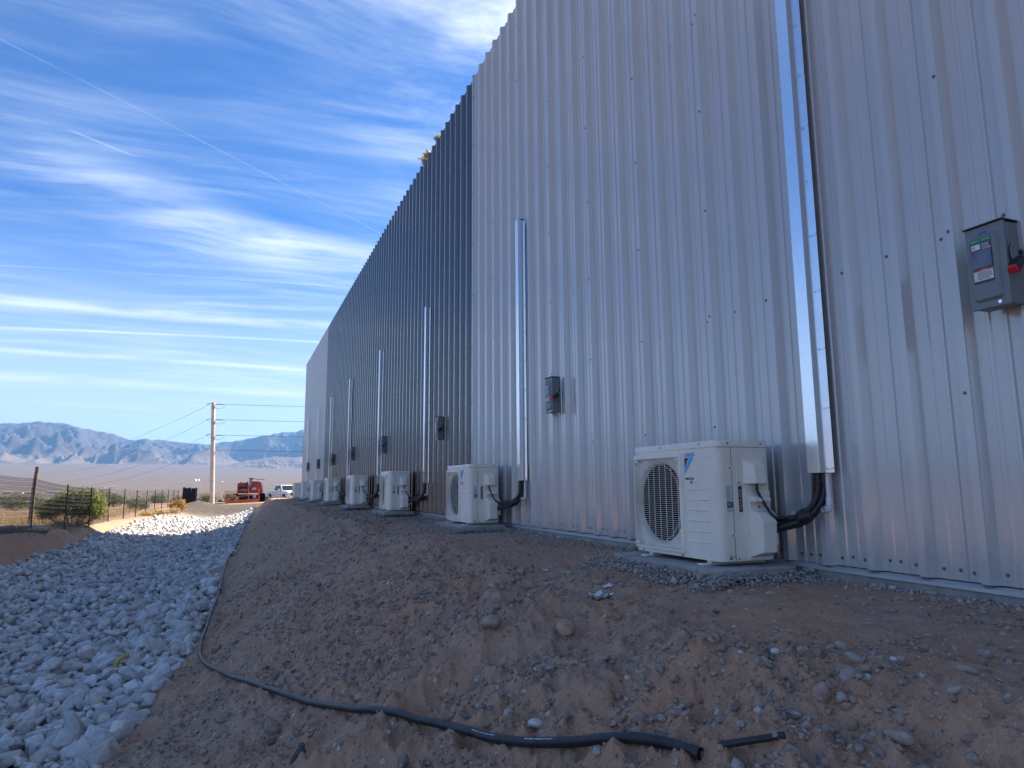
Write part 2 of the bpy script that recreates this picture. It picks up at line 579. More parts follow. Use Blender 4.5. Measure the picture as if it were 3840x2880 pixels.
def make_ground_mat():
    m, t, b = new_mat('soil')
    geo = t.node('ShaderNodeNewGeometry')
    pos = geo.outputs['Position']
    at = t.node('ShaderNodeAttribute', attribute_name='zone')
    sp = t.node('ShaderNodeSeparateColor')
    t.l.new(at.outputs['Color'], sp.inputs[0])
    rip, des, red = sp.outputs[0], sp.outputs[1], sp.outputs[2]
    n1 = t.noise(pos, 1.3, 3.0, 0.6, 0.4)
    n2 = t.noise(pos, 7.0, 4.0, 0.68)
    n3 = t.noise(pos, 110.0, 3.0, 0.7)
    base = t.mix(t.sstep(n2, 0.30, 0.70), (0.393, 0.225, 0.140), (0.542, 0.318, 0.198))
    grey = t.mix(t.sstep(n2, 0.3, 0.7), (0.349, 0.231, 0.159), (0.514, 0.340, 0.232))
    col = t.mix(t.math('MULTIPLY', t.sstep(t.noise(pos, 0.8, 3.0, 0.6, 0.3), 0.40, 0.62), 0.85), base, grey)
    redc = t.mix(n2, (0.446, 0.214, 0.117), (0.595, 0.306, 0.172))
    col = t.mix(t.math('MULTIPLY', red, t.sstep(n1, 0.34, 0.66, 0.0, 0.8)), col, redc)
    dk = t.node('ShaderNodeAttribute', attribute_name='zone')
    col = t.mix(dk.outputs['Alpha'], (0.062, 0.047, 0.038), col)  # darker brown on the ground past the ditch end
    # small stones of many tones pressed into the soil
    vc = t.voro(pos, 85.0, 'F1', 'Color')
    vd = t.voro(pos, 85.0, 'F1', 'Distance')
    vs = t.node('ShaderNodeSeparateColor')
    t.l.new(vc, vs.inputs[0])
    stone_c = t.mix(vs.outputs[0], (0.278, 0.239, 0.210), (0.800, 0.744, 0.620))
    smask = t.math('MULTIPLY', t.sstep(vd, 0.36, 0.22), t.sstep(vs.outputs[1], 0.55, 0.75))
    col = t.mix(t.math('MULTIPLY', smask, 0.75), col, stone_c)
    vc2 = t.voro(pos, 21.0, 'F1', 'Color')
    vd2 = t.voro(pos, 21.0, 'F1', 'Distance')
    vs2 = t.node('ShaderNodeSeparateColor')
    t.l.new(vc2, vs2.inputs[0])
    smask2 = t.math('MULTIPLY', t.sstep(vd2, 0.34, 0.24), t.sstep(vs2.outputs[1], 0.72, 0.85))
    col = t.mix(t.math('MULTIPLY', smask2, 0.7), col, t.mix(vs2.outputs[2], (0.327, 0.278, 0.221), (0.800, 0.792, 0.663)))
    col = t.mix(t.sstep(n3, 0.35, 0.75), col, t.mix(0.5, col, (0.227, 0.173, 0.133)))
    # between the riprap
    col = t.mix(rip, col, t.mix(n3, (0.191, 0.169, 0.144), (0.403, 0.348, 0.287)))
    # open desert: pale silt with scrub
    far = t.noise(pos, 0.012, 3.0, 0.6, 0.5)
    fine = t.noise(pos, 0.11, 3.0, 0.7)
    dcol = t.mix(t.sstep(far, 0.35, 0.65), (0.109, 0.074, 0.050), (0.155, 0.109, 0.073))
    scrub = t.math('MULTIPLY', t.sstep(fine, 0.50, 0.60), t.sstep(t.noise(pos, 0.004, 3.0, 0.5), 0.35, 0.6))
    dcol = t.mix(t.math('MULTIPLY', scrub, 0.6), dcol, (0.046, 0.044, 0.026))
    dcol = t.mix(t.math('MULTIPLY', t.sstep(t.noise(pos, 0.45, 4.0, 0.6), 0.5, 0.62), 0.5), dcol, (0.196, 0.138, 0.081))
    ln = t.node('ShaderNodeVectorMath', operation='LENGTH')
    t.l.new(pos, ln.inputs[0])
    nearby = t.sstep(ln.outputs['Value'], 220.0, 80.0)
    gold = t.mix(t.sstep(t.noise(pos, 0.5, 3.0, 0.6), 0.35, 0.65), (0.205, 0.140, 0.088), (0.27, 0.185, 0.115))
    dcol = t.mix(nearby, dcol, gold)
    col = t.mix(des, col, dcol)
    t.l.new(col, b.inputs['Base Color'])
    b.inputs['Roughness'].default_value = 0.95
    b.inputs['Specular IOR Level'].default_value = 0.25
    h = t.math('ADD', t.math('MULTIPLY', t.noise(pos, 30.0, 4.0, 0.72), 0.9),
               t.math('ADD', t.math('MULTIPLY', smask, 0.35), t.math('MULTIPLY', smask2, 0.6)))
    nb = t.bump(h, 0.8, 0.02)
    t.l.new(nb, b.inputs['Normal'])
    return m


def make_stone_mat(name, dark, light, warm, by_attr, scale=9.0, bump=0.5):
    m, t, b = new_mat(name)
    tc_ = t.node('ShaderNodeTexCoord')
    geo = t.node('ShaderNodeNewGeometry')
    pos = geo.outputs['Position']
    if by_attr:
        at = t.node('ShaderNodeAttribute', attribute_name='tint')
        sp = t.node('ShaderNodeSeparateColor')
        t.l.new(at.outputs['Color'], sp.inputs[0])
        r0, r1 = sp.outputs[0], sp.outputs[1]
    else:
        oi = t.node('ShaderNodeObjectInfo')
        r0 = oi.outputs['Random']
        r1 = t.math('FRACT', t.math('MULTIPLY', r0, 37.17))
    col = t.mix(r0, dark, light)
    col = t.mix(t.math('MULTIPLY', t.sstep(r1, 0.62, 0.98), 0.8), col, warm)
    n = t.noise(pos, scale, 3.0, 0.68, 0.6)
    col = t.mix(t.sstep(n, 0.30, 0.75), t.mix(0.36, col, (0.10, 0.095, 0.09)), col)
    vein = t.sstep(t.math('ABSOLUTE', t.math('SUBTRACT', t.noise(pos, scale * 0.7, 3.0, 0.6, 1.2), 0.5)), 0.03, 0.0)
    col = t.mix(t.math('MULTIPLY', vein, 0.35), col, (0.62, 0.60, 0.56))
    dirt = t.sstep(t.noise(pos, scale * 0.45, 4.0, 0.6), 0.52, 0.72)
    col = t.mix(t.math('MULTIPLY', dirt, 0.18), col, (0.22, 0.16, 0.12))
    t.l.new(col, b.inputs['Base Color'])
    b.inputs['Roughness'].default_value = 0.9
    b.inputs['Specular IOR Level'].default_value = 0.3
    t.l.new(t.bump(t.noise(pos, scale * 3.5, 4.0, 0.72), bump, 0.02), b.inputs['Normal'])
    return m


M = {}
M['soil'] = make_ground_mat()
M['riprap_stuff'] = make_stone_mat('limestone_pieces', (0.52, 0.51, 0.495), (0.85, 0.83, 0.80), (0.68, 0.58, 0.48), True, 9.0, 0.8)
M['riprap'] = make_stone_mat('limestone', (0.52, 0.51, 0.495), (0.85, 0.83, 0.80), (0.68, 0.58, 0.48), False, 9.0, 0.8)
M['pebble_stuff'] = make_stone_mat('pebbles', (0.24, 0.175, 0.135), (0.54, 0.43, 0.34), (0.46, 0.28, 0.185), True, 25.0, 0.3)
M['pebble'] = make_stone_mat('cobble', (0.26, 0.19, 0.15), (0.52, 0.43, 0.36), (0.46, 0.29, 0.20), False, 18.0, 0.5)
M['padgravel'] = make_stone_mat('crushed_gravel', (0.34, 0.29, 0.25), (0.62, 0.55, 0.48), (0.48, 0.36, 0.27), True, 25.0, 0.3)

# ---------------------------------------------------------------- the ground, one sheet out to the mountains
def build_ground():
    az = np.unique(np.concatenate([np.arange(-180, -24, 4.0), np.arange(-24, -16, 1.0), np.arange(-16.5, 60.5, 0.14), np.arange(60.5, 180, 4.0)]))
    az = np.radians(np.append(az, 180.0 - 1e-9))
    rr = [0.5]
    while rr[-1] < 75:
        rr.append(rr[-1] * (1.0085 if rr[-1] > 1.6 else 1.05))
    while rr[-1] < 25500:
        rr.append(rr[-1] * 1.035)
    rr = np.array(rr)
    A, R = np.meshgrid(az, rr)
    X, Y = R * np.sin(A), R * np.cos(A)
    Z = height(X, Y)
    na, nr = len(az), len(rr)
    V = np.stack([X, Y, Z], -1).reshape(-1, 3)
    V = np.vstack([V, [[0, 0, float(height(np.array([0.0]), np.array([0.0]))[0])]]])
    i = np.arange(nr - 1)[:, None] * na + np.arange(na - 1)[None, :]
    q = np.stack([i, i + 1, i + na + 1, i + na], -1).reshape(-1, 4)[:, ::-1]
    c = len(V) - 1
    fan = np.stack([np.arange(na - 1), np.arange(1, na), np.full(na - 1, c), np.full(na - 1, c)], -1)
    T = np.vstack([q[:, [0, 1, 2]], q[:, [0, 2, 3]], fan[:, [0, 1, 2]]])
    x, y = V[:, 0], V[:, 1]
    r = np.hypot(x, y)
    xt, xl = toe_x(y), left_x(y)
    jit = 0.10 * fbm(x * 3, y * 3, 3, 77)
    rip = ss(x + jit, xl - 0.05, xl + 0.1) * (1 - ss(x + jit, xt - 0.1, xt + 0.05)) * (1 - ss(y, 48, 53))
    des = np.maximum(ss(-x, 6.1, 7.0), ss(r, 62, 85) * (1 - 0 * x))
    des = np.maximum(des, 0.4 * ss(-x, 4.6, 5.6) * ss(y, 31.5, 33.5))
    red = np.clip(ss(x, 0.2, 1.6) * (1 - ss(y, 4.5, 7.5)) * 0.85 + ss(-x, 4.8, 5.2) * 0.8 + ss(x, -0.9, 0.4) * (1 - ss(x, 0.5, 1.3)) * ss(y, 3, 5) * (1 - ss(y, 8, 12)) * 0.35, 0, 1)
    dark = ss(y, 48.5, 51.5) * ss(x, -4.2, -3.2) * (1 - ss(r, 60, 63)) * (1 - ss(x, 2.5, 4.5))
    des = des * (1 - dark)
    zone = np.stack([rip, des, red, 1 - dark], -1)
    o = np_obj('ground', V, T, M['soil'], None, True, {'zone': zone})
    tag(o, kind='structure')
    return o


ground = build_ground()

# ---------------------------------------------------------------- stones
def ico(sub):
    bm = bmesh.new()
    bmesh.ops.create_icosphere(bm, subdivisions=sub, radius=1.0)
    v = np.array([tuple(p.co) for p in bm.verts])
    f = np.array([[q.index for q in p.verts] for p in bm.faces])
    bm.free()
    return v, f


ICO = {k: ico(k) for k in (1, 2, 3, 4)}


def rock_verts(sub, seed, planes=13, sharp=70.0, rough=0.02, lo=0.52):
    g = np.random.default_rng(seed)
    d, f = ICO[sub]
    kk = np.arange(planes) + 0.5
    ph_, th_ = np.arccos(1 - 2 * kk / planes), np.pi * (1 + 5 ** 0.5) * kk + g.uniform(0, 6.28)
    n = np.stack([np.cos(th_) * np.sin(ph_), np.sin(th_) * np.sin(ph_), np.cos(ph_)], -1) + g.normal(0, 0.22, (planes, 3))
    n /= np.linalg.norm(n, axis=1)[:, None]
    h = g.uniform(lo, 1.0, planes)
    inv = np.clip(d @ n.T, 1e-4, None) / h
    r = (inv ** sharp).sum(1) ** (-1.0 / sharp)
    r = np.clip(r, 0.4, 1.6) * (1 + g.normal(0, 0.014, len(d)))
    for fr, am in ((3.1, rough), (7.3, rough * 0.6), (15.7, rough * 0.5)):
        ph = g.uniform(0, 6, 3)
        r = r * (1 + am * np.sin(d[:, 0] * fr + ph[0]) * np.sin(d[:, 1] * fr + ph[1]) + am * np.sin(d[:, 2] * fr * 1.3 + ph[2]))
    return d * r[:, None], f


def hull_rock(seed, npts, bevel=0.0):
    """angular quarried block: convex hull of a few points"""
    g = np.random.default_rng(seed)
    kk = np.arange(npts) + 0.5
    ph_, th_ = np.arccos(1 - 2 * kk / npts), np.pi * (1 + 5 ** 0.5) * kk + g.uniform(0, 6.28)
    p = np.stack([np.cos(th_) * np.sin(ph_), np.sin(th_) * np.sin(ph_), np.cos(ph_)], -1) + g.normal(0, 0.30, (npts, 3))
    p = p / np.linalg.norm(p, axis=1)[:, None] * g.uniform(0.72, 1.12, npts)[:, None]
    bm = bmesh.new()
    vs = [bm.verts.new(q) for q in p]
    r = bmesh.ops.convex_hull(bm, input=vs)
    bmesh.ops.delete(bm, geom=list({e for e in r['geom_interior'] + r['geom_unused'] if isinstance(e, bmesh.types.BMVert)}), context='VERTS')
    bmesh.ops.dissolve_limit(bm, angle_limit=0.22, verts=bm.verts, edges=bm.edges)
    if bevel:
        bmesh.ops.bevel(bm, geom=list(bm.edges), offset=bevel, segments=1, affect='EDGES', clamp_overlap=True)
    bmesh.ops.triangulate(bm, faces=bm.faces)
    bm.verts.index_update()
    v = np.array([tuple(q.co) for q in bm.verts])
    f = np.array([[q.index for q in fc.verts] for fc in bm.faces])
    bm.free()
    return v, f


def rot_mats(n, g, tilt=0.5):
    a = g.uniform(0, 2 * np.pi, n)
    tx, ty = g.normal(0, tilt, n), g.normal(0, tilt, n)
    ca, sa = np.cos(a), np.sin(a)
    Z0, O = np.zeros(n), np.ones(n)
    Rz = np.stack([np.stack([ca, -sa, Z0], -1), np.stack([sa, ca, Z0], -1), np.stack([Z0, Z0, O], -1)], 1)
    cx, sx = np.cos(tx), np.sin(tx)
    Rx = np.stack([np.stack([O, Z0, Z0], -1), np.stack([Z0, cx, -sx], -1), np.stack([Z0, sx, cx], -1)], 1)
    cy, sy = np.cos(ty), np.sin(ty)
    Ry = np.stack([np.stack([cy, Z0, sy], -1), np.stack([Z0, O, Z0], -1), np.stack([-sy, Z0, cy], -1)], 1)
    return Rx @ Ry @ Rz


def scatter(pos, size, g, sub, nvar, aspect, tilt, seed0, hull=None, **kw):
    """one triangle soup of stones: returns verts, faces, tint"""
    V, F, T = [], [], []
    off = 0
    n = len(pos)
    which = g.integers(0, nvar, n)
    Rm = rot_mats(n, g, tilt)
    for k in range(nvar):
        idx = np.where(which == k)[0]
        if len(idx) == 0:
            continue
        v, f = hull_rock(seed0 + k, *hull) if hull else rock_verts(sub, seed0 + k, **kw)
        sc = size[idx][:, None] * np.stack([g.uniform(*aspect[0], len(idx)), g.uniform(*aspect[1], len(idx)), g.uniform(*aspect[2], len(idx))], -1)
        vv = np.einsum('nij,nvj->nvi', Rm[idx], v[None] * sc[:, None, :]) + pos[idx][:, None, :]
        V.append(vv.reshape(-1, 3))
        F.append((f[None] + (np.arange(len(idx)) * len(v))[:, None, None]).reshape(-1, 3) + off)
        t = np.stack([g.uniform(0, 1, len(idx)), g.uniform(0, 1, len(idx)), np.zeros(len(idx)), np.ones(len(idx))], -1)
        T.append(np.repeat(t, len(v), 0))
        off += len(idx) * len(v)
    return np.vstack(V), np.vstack(F), np.vstack(T)


ASP = ((0.85, 1.30), (0.62, 1.0), (0.48, 0.85))


def stone_objects(name, parent, pos, size, g, nvar, sub, mat, tilt, seed0, hull=None, **kw):
    meshes = []
    for k in range(nvar):
        v, f = hull_rock(seed0 + k, *hull) if hull else rock_verts(sub, seed0 + k, **kw)
        asp = [g.uniform(*a) for a in ASP]
        meshes.append(np_mesh(name, v * np.array(asp), f, mat, False))
    for p, s in zip(pos, size):
        o = bpy.data.objects.new(name, meshes[int(g.integers(nvar))])
        link(o, parent)
        o.location = p
        o.scale = (s, s, s)
        o.rotation_euler = (g.normal(0, tilt), g.normal(0, tilt), g.uniform(0, 6.28))


# the riprap lining of the ditch
def build_riprap():
    g = np.random.default_rng(3)
    sp = 0.108
    gx, gy = np.meshgrid(np.arange(-6.2, 2.0, sp), np.arange(3.2, 53.0, sp))
    x = (gx + g.uniform(-0.5, 0.5, gx.shape) * sp).ravel()
    y = (gy + g.uniform(-0.5, 0.5, gy.shape) * sp).ravel()
    xt, xl = toe_x(y), left_x(y)
    e = 0.16 * fbm(x * 2.2, y * 2.2, 2, 91)
    keep = (x + e > xl - 0.02) & (x + e < xt - 0.02) & (y + 2 * e < 50.5 + 1.2 * np.clip(x, -3, 1.2))
    keep &= np.arctan2(x, y) > np.radians(-42)
    x, y, xt, xl = x[keep], y[keep], xt[keep], xl[keep]
    size = np.clip(np.exp(g.normal(np.log(0.066), 0.45, len(x))), 0.030, 0.15)
    edge = np.minimum(xt - x, x - xl)
    size *= np.where((edge < 0.5) & (y < 12), g.uniform(0.9, 1.4, len(x)), 1.0)
    z = height(x, y, False) + size * g.uniform(-0.10, 0.75, len(x))
    pos = np.stack([x, y, z], -1)
    r = np.linalg.norm(pos, axis=1)
    az = np.degrees(np.arctan2(x, y))
    seen = size / r * ((az > -15.2)) * (y > 4.2)
    order = np.argsort(-seen)
    top = order[:300]
    rest = order[300:]
    base = bpy.data.objects.new('riprap_bed', None)
    link(base)
    base.location = (-2.7, 4.0, -2.2)
    tag(base, 'pale broken limestone riprap lining the drainage ditch', 'riprap', None, 'structure')
    ml = Matrix.Translation((2.7, -4.0, 2.2))
    stone_objects('stone', base, pos[top] - np.array([-2.7, 4.0, -2.2]), size[top], g, 24, 4, M['riprap'], 0.5, 500, hull=(11, 0.022))
    Vs, Fs, Ts, off = [], [], [], 0
    for lo, hi, sub in ((0, 12, 3), (12, 24, 2), (24, 90, 1)):
        idx = rest[(r[rest] >= lo) & (r[rest] < hi)]
        v, f, t = scatter(pos[idx], size[idx], g, sub, 24, ASP, 0.5, 700 + sub * 40, hull=(10, 0.02) if sub == 3 else ((11, 0.0) if sub == 2 else (9, 0.0)))
        Vs.append(v)
        Fs.append(f + off)
        Ts.append(t)
        off += len(v)
    o = np_obj('stones', np.vstack(Vs) - np.array([-2.7, 4.0, -2.2]), np.vstack(Fs), M['riprap_stuff'], base, False, {'tint': np.vstack(Ts)})
    tag(o, kind='stuff')


build_riprap()

# line of the hose, kept clear of loose stones
hose_xy = [(1.30, 1.775), (1.265, 1.905), (1.185, 2.06), (1.09, 2.29), (0.985, 2.52), (0.872, 2.86), (0.737, 3.23), (0.600, 3.60), (0.478, 4.06), (0.325, 4.74), (0.165, 5.40), (0.02, 6.15), (-0.125, 6.95), (-0.235, 7.75), (-0.265, 8.45), (-0.25, 9.2), (-0.21, 10.5), (-0.16, 12.2), (-0.13, 14.2), (-0.08, 17.0), (0.02, 19.9), (0.15, 23.0), (0.33, 27.5), (0.55, 32.5), (0.85, 38.0), (1.1, 43.0)]


# loose gravel and clods on the graded slope and the pad
def build_gravel():
    g = np.random.default_rng(5)
    P_, S_ = [], []
    for s, dens, rmax in ((0.0048, 1700, 4.6), (0.0085, 900, 7.5), (0.014, 330, 12.0), (0.021, 75, 18.0), (0.032, 6.0, 24.0), (0.044, 0.7, 28.0)):
        ymax = rmax
        area = 4.6 * ymax
        n = int(area * dens)
        x = g.uniform(-1.35, 3.12, n)
        y = g.uniform(1.2, ymax, n)
        az = np.degrees(np.arctan2(x, y))
        xt = toe_x(y)
        clump = fbm(x * 1.4, y * 1.2, 3, 121)
        pr = np.where(x > 1.9, 0.38, 1.0) * np.clip(0.45 + 1.5 * clump, 0.10, 1.4)
        keep = (az < 62) & (az > -16) & (x > xt - 0.03) & (np.hypot(x, y) < rmax) & (g.uniform(0, 1, n) < pr) & (np.hypot(x, y) > 1.6)
        x, y = x[keep], y[keep]
        size = s * np.exp(g.normal(0, 0.25, len(x)))
        z = height(x, y) + size * 0.25
        P_.append(np.stack([x, y, z], -1))
        S_.append(size)
    pos, size = np.vstack(P_), np.concatenate(S_)
    hx_ = np.interp(pos[:, 1], [q[1] for q in hose_xy], [q[0] for q in hose_xy])
    clear = (np.abs(pos[:, 0] - hx_) > size * 1.2 + 0.045) | (size < 0.007) | (pos[:, 1] < 1.75)
    pos, size = pos[clear], size[clear]
    r = np.linalg.norm(pos, axis=1)
    order = np.argsort(-size / r)
    top, rest = order[:300], order[300:]
    stone_objects('cobble', ground, pos[top], size[top], g, 12, 3, M['pebble'], 0.5, 900, planes=18, sharp=9.0, lo=0.7)
    small = rest[size[rest] / r[rest] < 0.0045]
    big = rest[size[rest] / r[rest] >= 0.0045]
    v1, f1, t1 = scatter(pos[small], size[small], g, 1, 10, ASP, 0.6, 1000)
    v2, f2, t2 = scatter(pos[big], size[big], g, 2, 10, ASP, 0.6, 1050, sharp=10.0)
    o = np_obj('gravel', np.vstack([v1, v2]), np.vstack([f1, f2 + len(v1)]), M['pebble_stuff'], ground, False, {'tint': np.vstack([t1, t2])})
    tag(o, kind='stuff')


build_gravel()

# ---------------------------------------------------------------- the metal building
def make_panel_mat(name, c1, c2, rough, coat=1.0):
    m, t, b = new_mat(name)
    geo = t.node('ShaderNodeNewGeometry')
    pos = geo.outputs['Position']
    st = t.mapping(pos, (1.0, 1.0, 0.12))
    n = t.noise(st, 2.5, 5.0, 0.6)
    fine = t.noise(t.mapping(pos, (1, 1, 0.25)), 30.0, 5.0, 0.65)
    col = t.mix(t.sstep(n, 0.3, 0.7), c1, c2)
    dusty = t.math('MULTIPLY', t.sstep(fine, 0.48, 0.72), 0.03)
    col = t.mix(dusty, col, (0.36, 0.30, 0.25))
    # splash-back dust above the slab
    sp = t.node('ShaderNodeSeparateXYZ')
    t.l.new(pos, sp.inputs[0])
    low = t.math('MULTIPLY', t.sstep(sp.outputs[2], BASE_Z + 0.45, BASE_Z), t.sstep(fine, 0.35, 0.65))
    col = t.mix(t.math('MULTIPLY', low, 0.28), col, (0.33, 0.25, 0.19))
    t.l.new(col, b.inputs['Base Color'])
    t.l.new(t.sstep(fine, 0.25, 0.75, rough * 0.93, rough * 1.12), b.inputs['Roughness'])
    b.inputs['Specular IOR Level'].default_value = 0.5
    b.inputs['Coat Weight'].default_value = coat
    b.inputs['Coat Roughness'].default_value = 0.13
    b.inputs['Coat IOR'].default_value = 1.75
    # slight oil-canning of the sheet
    t.l.new(t.bump(t.noise(t.mapping(pos, (1, 1.0, 0.35)), 3.0, 1.0, 0.5), 0.05, 0.02), b.inputs['Normal'])
    return m


M['panel_light'] = make_panel_mat('light_stone_sheet', (0.50, 0.51, 0.495), (0.52, 0.53, 0.515), 0.30)
M['panel_dark'] = make_panel_mat('charcoal_sheet', (0.060, 0.061, 0.067), (0.067, 0.068, 0.074), 0.28, 0.9)
M['trim'] = pmat('trim_sheet', (0.42, 0.42, 0.41), 0.35, 0, 0.05, 3.0)
M['trim_dark'] = pmat('dark_trim', (0.03, 0.03, 0.032), 0.4)
M['concrete'] = pmat('concrete', (0.34, 0.325, 0.30), 0.9, 0, 0.14, 4.0, 0.35, 45.0, dust=((0.20, 0.14, 0.10), 0.5))
M['screw'] = pmat('screw_steel', (0.20, 0.20, 0.21), 0.38, 0.7)
M['roof'] = pmat('roof_sheet', (0.5, 0.5, 0.48), 0.4)
M['galv'] = None
M['insulation'] = pmat('glass_wool', (0.72, 0.62, 0.30), 0.95, 0, 0.2, 20.0, 0.8, 40.0)


def make_galv():
    m, t, b = new_mat('galvanised_steel')
    tc_ = t.node('ShaderNodeTexCoord')
    pos = t.node('ShaderNodeNewGeometry').outputs['Position']
    v = t.node('ShaderNodeSeparateColor')
    t.l.new(t.voro(pos, 60.0, 'F1', 'Color'), v.inputs[0])
    col = t.mix(v.outputs[0], (0.84, 0.86, 0.88), (0.88, 0.90, 0.92))
    smear = t.noise(t.mapping(pos, (1, 1, 0.3)), 14.0, 5.0, 0.65)
    col = t.mix(t.math('MULTIPLY', t.sstep(smear, 0.52, 0.75), 0.10), col, (0.52, 0.54, 0.56))
    t.l.new(col, b.inputs['Base Color'])
    b.inputs['Metallic'].default_value = 1.0
    t.l.new(t.sstep(smear, 0.3, 0.8, 0.21, 0.24), b.inputs['Roughness'])
    t.l.new(t.bump(t.noise(pos, 4.0, 1.0, 0.5), 0.03, 0.02), b.inputs['Normal'])
    return m


M['galv'] = make_galv()

PW_, SEAM0 = 0.90, 9.33            # sheet cover width and the seam at the colour change
RIB_B, RIB_T, RIB_H = 0.092, 0.042, 0.043


def panel_profile(y0):
    """R-panel cross-section: (x offset outwards is negative, y)"""
    pts = []
    pitch = PW_ / 3
    for k in range(3):
        c = y0 + k * pitch
        a = []
        if k == 0:
            a += [(0.0, c - RIB_B / 2 + 0.004), (-RIB_H - 0.0015, c - RIB_T / 2 - 0.001), (-RIB_H - 0.0015, c + RIB_T / 2), (0.0, c + RIB_B / 2)]
        else:
            a += [(0.0, c - RIB_B / 2), (-RIB_H, c - RIB_T / 2), (-RIB_H, c + RIB_T / 2), (0.0, c + RIB_B / 2)]
        for mcen in (c + pitch * 0.37, c + pitch * 0.63):
            a += [(0.0, mcen - 0.013), (-0.0075, mcen - 0.007), (-0.0075, mcen + 0.007), (0.0, mcen + 0.013)]
        pts += a
    c = y0 + PW_
    pts += [(0.0, c - RIB_B / 2), (-RIB_H, c - RIB_T / 2), (-RIB_H, c + RIB_T / 2)]
    return pts


def panel_mesh(name, mat, z0, z1):
    prof = panel_profile(0.0)
    n = len(prof)
    mb = MB()
    th = 0.0012
    for off in (0.0, th):
        mb.add([(p[0] + off, p[1], z0) for p in prof] + [(p[0] + off, p[1], z1) for p in prof],
               [(i, i + 1, n + i + 1, n + i) if off else (i + 1, i, n + i, n + i + 1) for i in range(n - 1)])
    mb.add([(p[0], p[1], z1) for p in prof] + [(p[0] + th, p[1], z1) for p in prof], [(i, i + 1, n + i + 1, n + i) for i in range(n - 1)])
    me = bpy.data.meshes.new(name)
    me.from_pydata(mb.v, [], mb.f)
    me.materials.append(mat)
    return me


def screw_mesh():
    mb = MB()
    mb.cyl((0, 0, 0), (-0.0022, 0, 0), 0.0095, 0.0090, 10)
    mb.cyl((-0.0022, 0, 0), (-0.0075, 0, 0), 0.0055, 0.0050, 6)
    me = mb.mesh('screw')
    me.materials.append(M['screw'])
    return me


building = thing('metal_building', (WALL_X, 9.33, BASE_Z), 'long tall warehouse clad in pale and charcoal ribbed metal sheets', 'building')
BO = np.array([WALL_X, 9.33, BASE_Z])
HT = TOP_Z - BASE_Z
sheet_light = panel_mesh('wall_panel', M['panel_light'], 0.026, HT)
sheet_dark = panel_mesh('wall_panel', M['panel_dark'], 0.026, HT)
SCREW = screw_mesh()
screw_rows = [-0.405 + 0.7975 * k for k in range(9)]
girt_rows = {2, 5, 8}
far_screws = MB()
n_screw = 0
for k in range(-14, 30):
    dark = 0 <= k < 20
    pan = bpy.data.objects.new('wall_panel', sheet_dark if dark else sheet_light)
    link(pan, building)
    pan.location = (-0.0016 * (k % 2), k * PW_, random.uniform(-0.004, 0.004))
    ysc = []
    for ri, z in enumerate(screw_rows):
        if z > TOP_Z - 0.1:
            continue
        if ri == 0:
            offs = (0.078, 0.150, 0.222, 0.378, 0.450, 0.522, 0.678, 0.750, 0.822)
        elif ri in girt_rows:
            offs = (0.078, 0.378, 0.678)
        else:
            offs = ()
        ysc += [(0.0, o_, z) for o_ in offs]
        if ri > 0:
            ysc += [(-RIB_H - 0.0015, 0.0, z + 0.012)]
    for xo, yo, z in ysc:
        zz = z - BASE_Z + random.uniform(-0.008, 0.008)
        yy = yo + random.uniform(-0.008, 0.008)
        ywor = 9.33 + k * PW_ + yy
        if 1.0 < ywor < 11.5 and z < 1.2 + 0.55 * ywor and n_screw < 300:
            s = bpy.data.objects.new('screw', SCREW)
            link(s, pan)
            s.location = (xo, yy, zz)
            n_screw += 1
        elif ywor > 1.0:
            far_screws.cyl((xo, yy + k * PW_, zz), (xo - 0.006, yy + k * PW_, zz), 0.009, 0.006, 6)
tag(far_screws.build('screws', M['screw'], building), kind='stuff')
# edges, colour-change trim, base trim, corner, roof and the rest of the shell
MB().box(-0.040, 0.002, -0.012, 0.012, 0.01, HT + 0.01).build('joint_trim', M['trim_dark'], building, 0.002)
MB().box(-0.038, 0.002, 17.985, 18.005, 0.01, HT + 0.005).build('joint_trim', M['trim'], building, 0.002)
MB().prism([(-0.045, 27.03), (0.0, 27.03), (0.08, 27.03), (0.08, 27.05), (-0.045, 27.05)], 0.0, HT + 0.02).build('corner_trim', M['trim'], building)
bt = MB()
bt.prism([(0.06, 0.022), (-0.010, 0.022), (-0.044, 0.010), (-0.046, -0.006), (-0.043, -0.006), (-0.042, 0.007), (-0.010, 0.018), (0.06, 0.018)], -12.6, 27.04, 'y')
bt.build('base_trim', M['trim'], building, 0.0008, 1)
MB().box(-0.030, 0.5, -12.6, 27.0, -0.62, 0.012).build('foundation', M['concrete'], building, 0.006)
MB().box(0.03, 22.0, 27.0, 27.03, -0.02, HT - 0.02).build('end_wall', M['panel_light'], building)
MB().box(0.03, 22.0, -12.64, -12.6, -0.02, HT - 0.02).build('end_wall', M['panel_light'], building)
MB().box(22.0, 22.04, -12.64, 27.03, -0.02, HT + 0.5).build('rear_wall', M['panel_light'], building)
MB().hexa([(0.035, -12.6, HT - 0.30), (22, -12.6, HT + 0.35), (22, 27.0, HT + 0.35), (0.035, 27.0, HT - 0.30),
           (0.035, -12.6, HT - 0.22), (22, -12.6, HT + 0.42), (22, 27.0, HT + 0.42), (0.035, 27.0, HT - 0.22)]).build('roof', M['roof'], building)
MB().box(0.012, 0.03, -12.6, 27.0, 0.0, HT - 0.05).build('liner', M['trim_dark'], building)

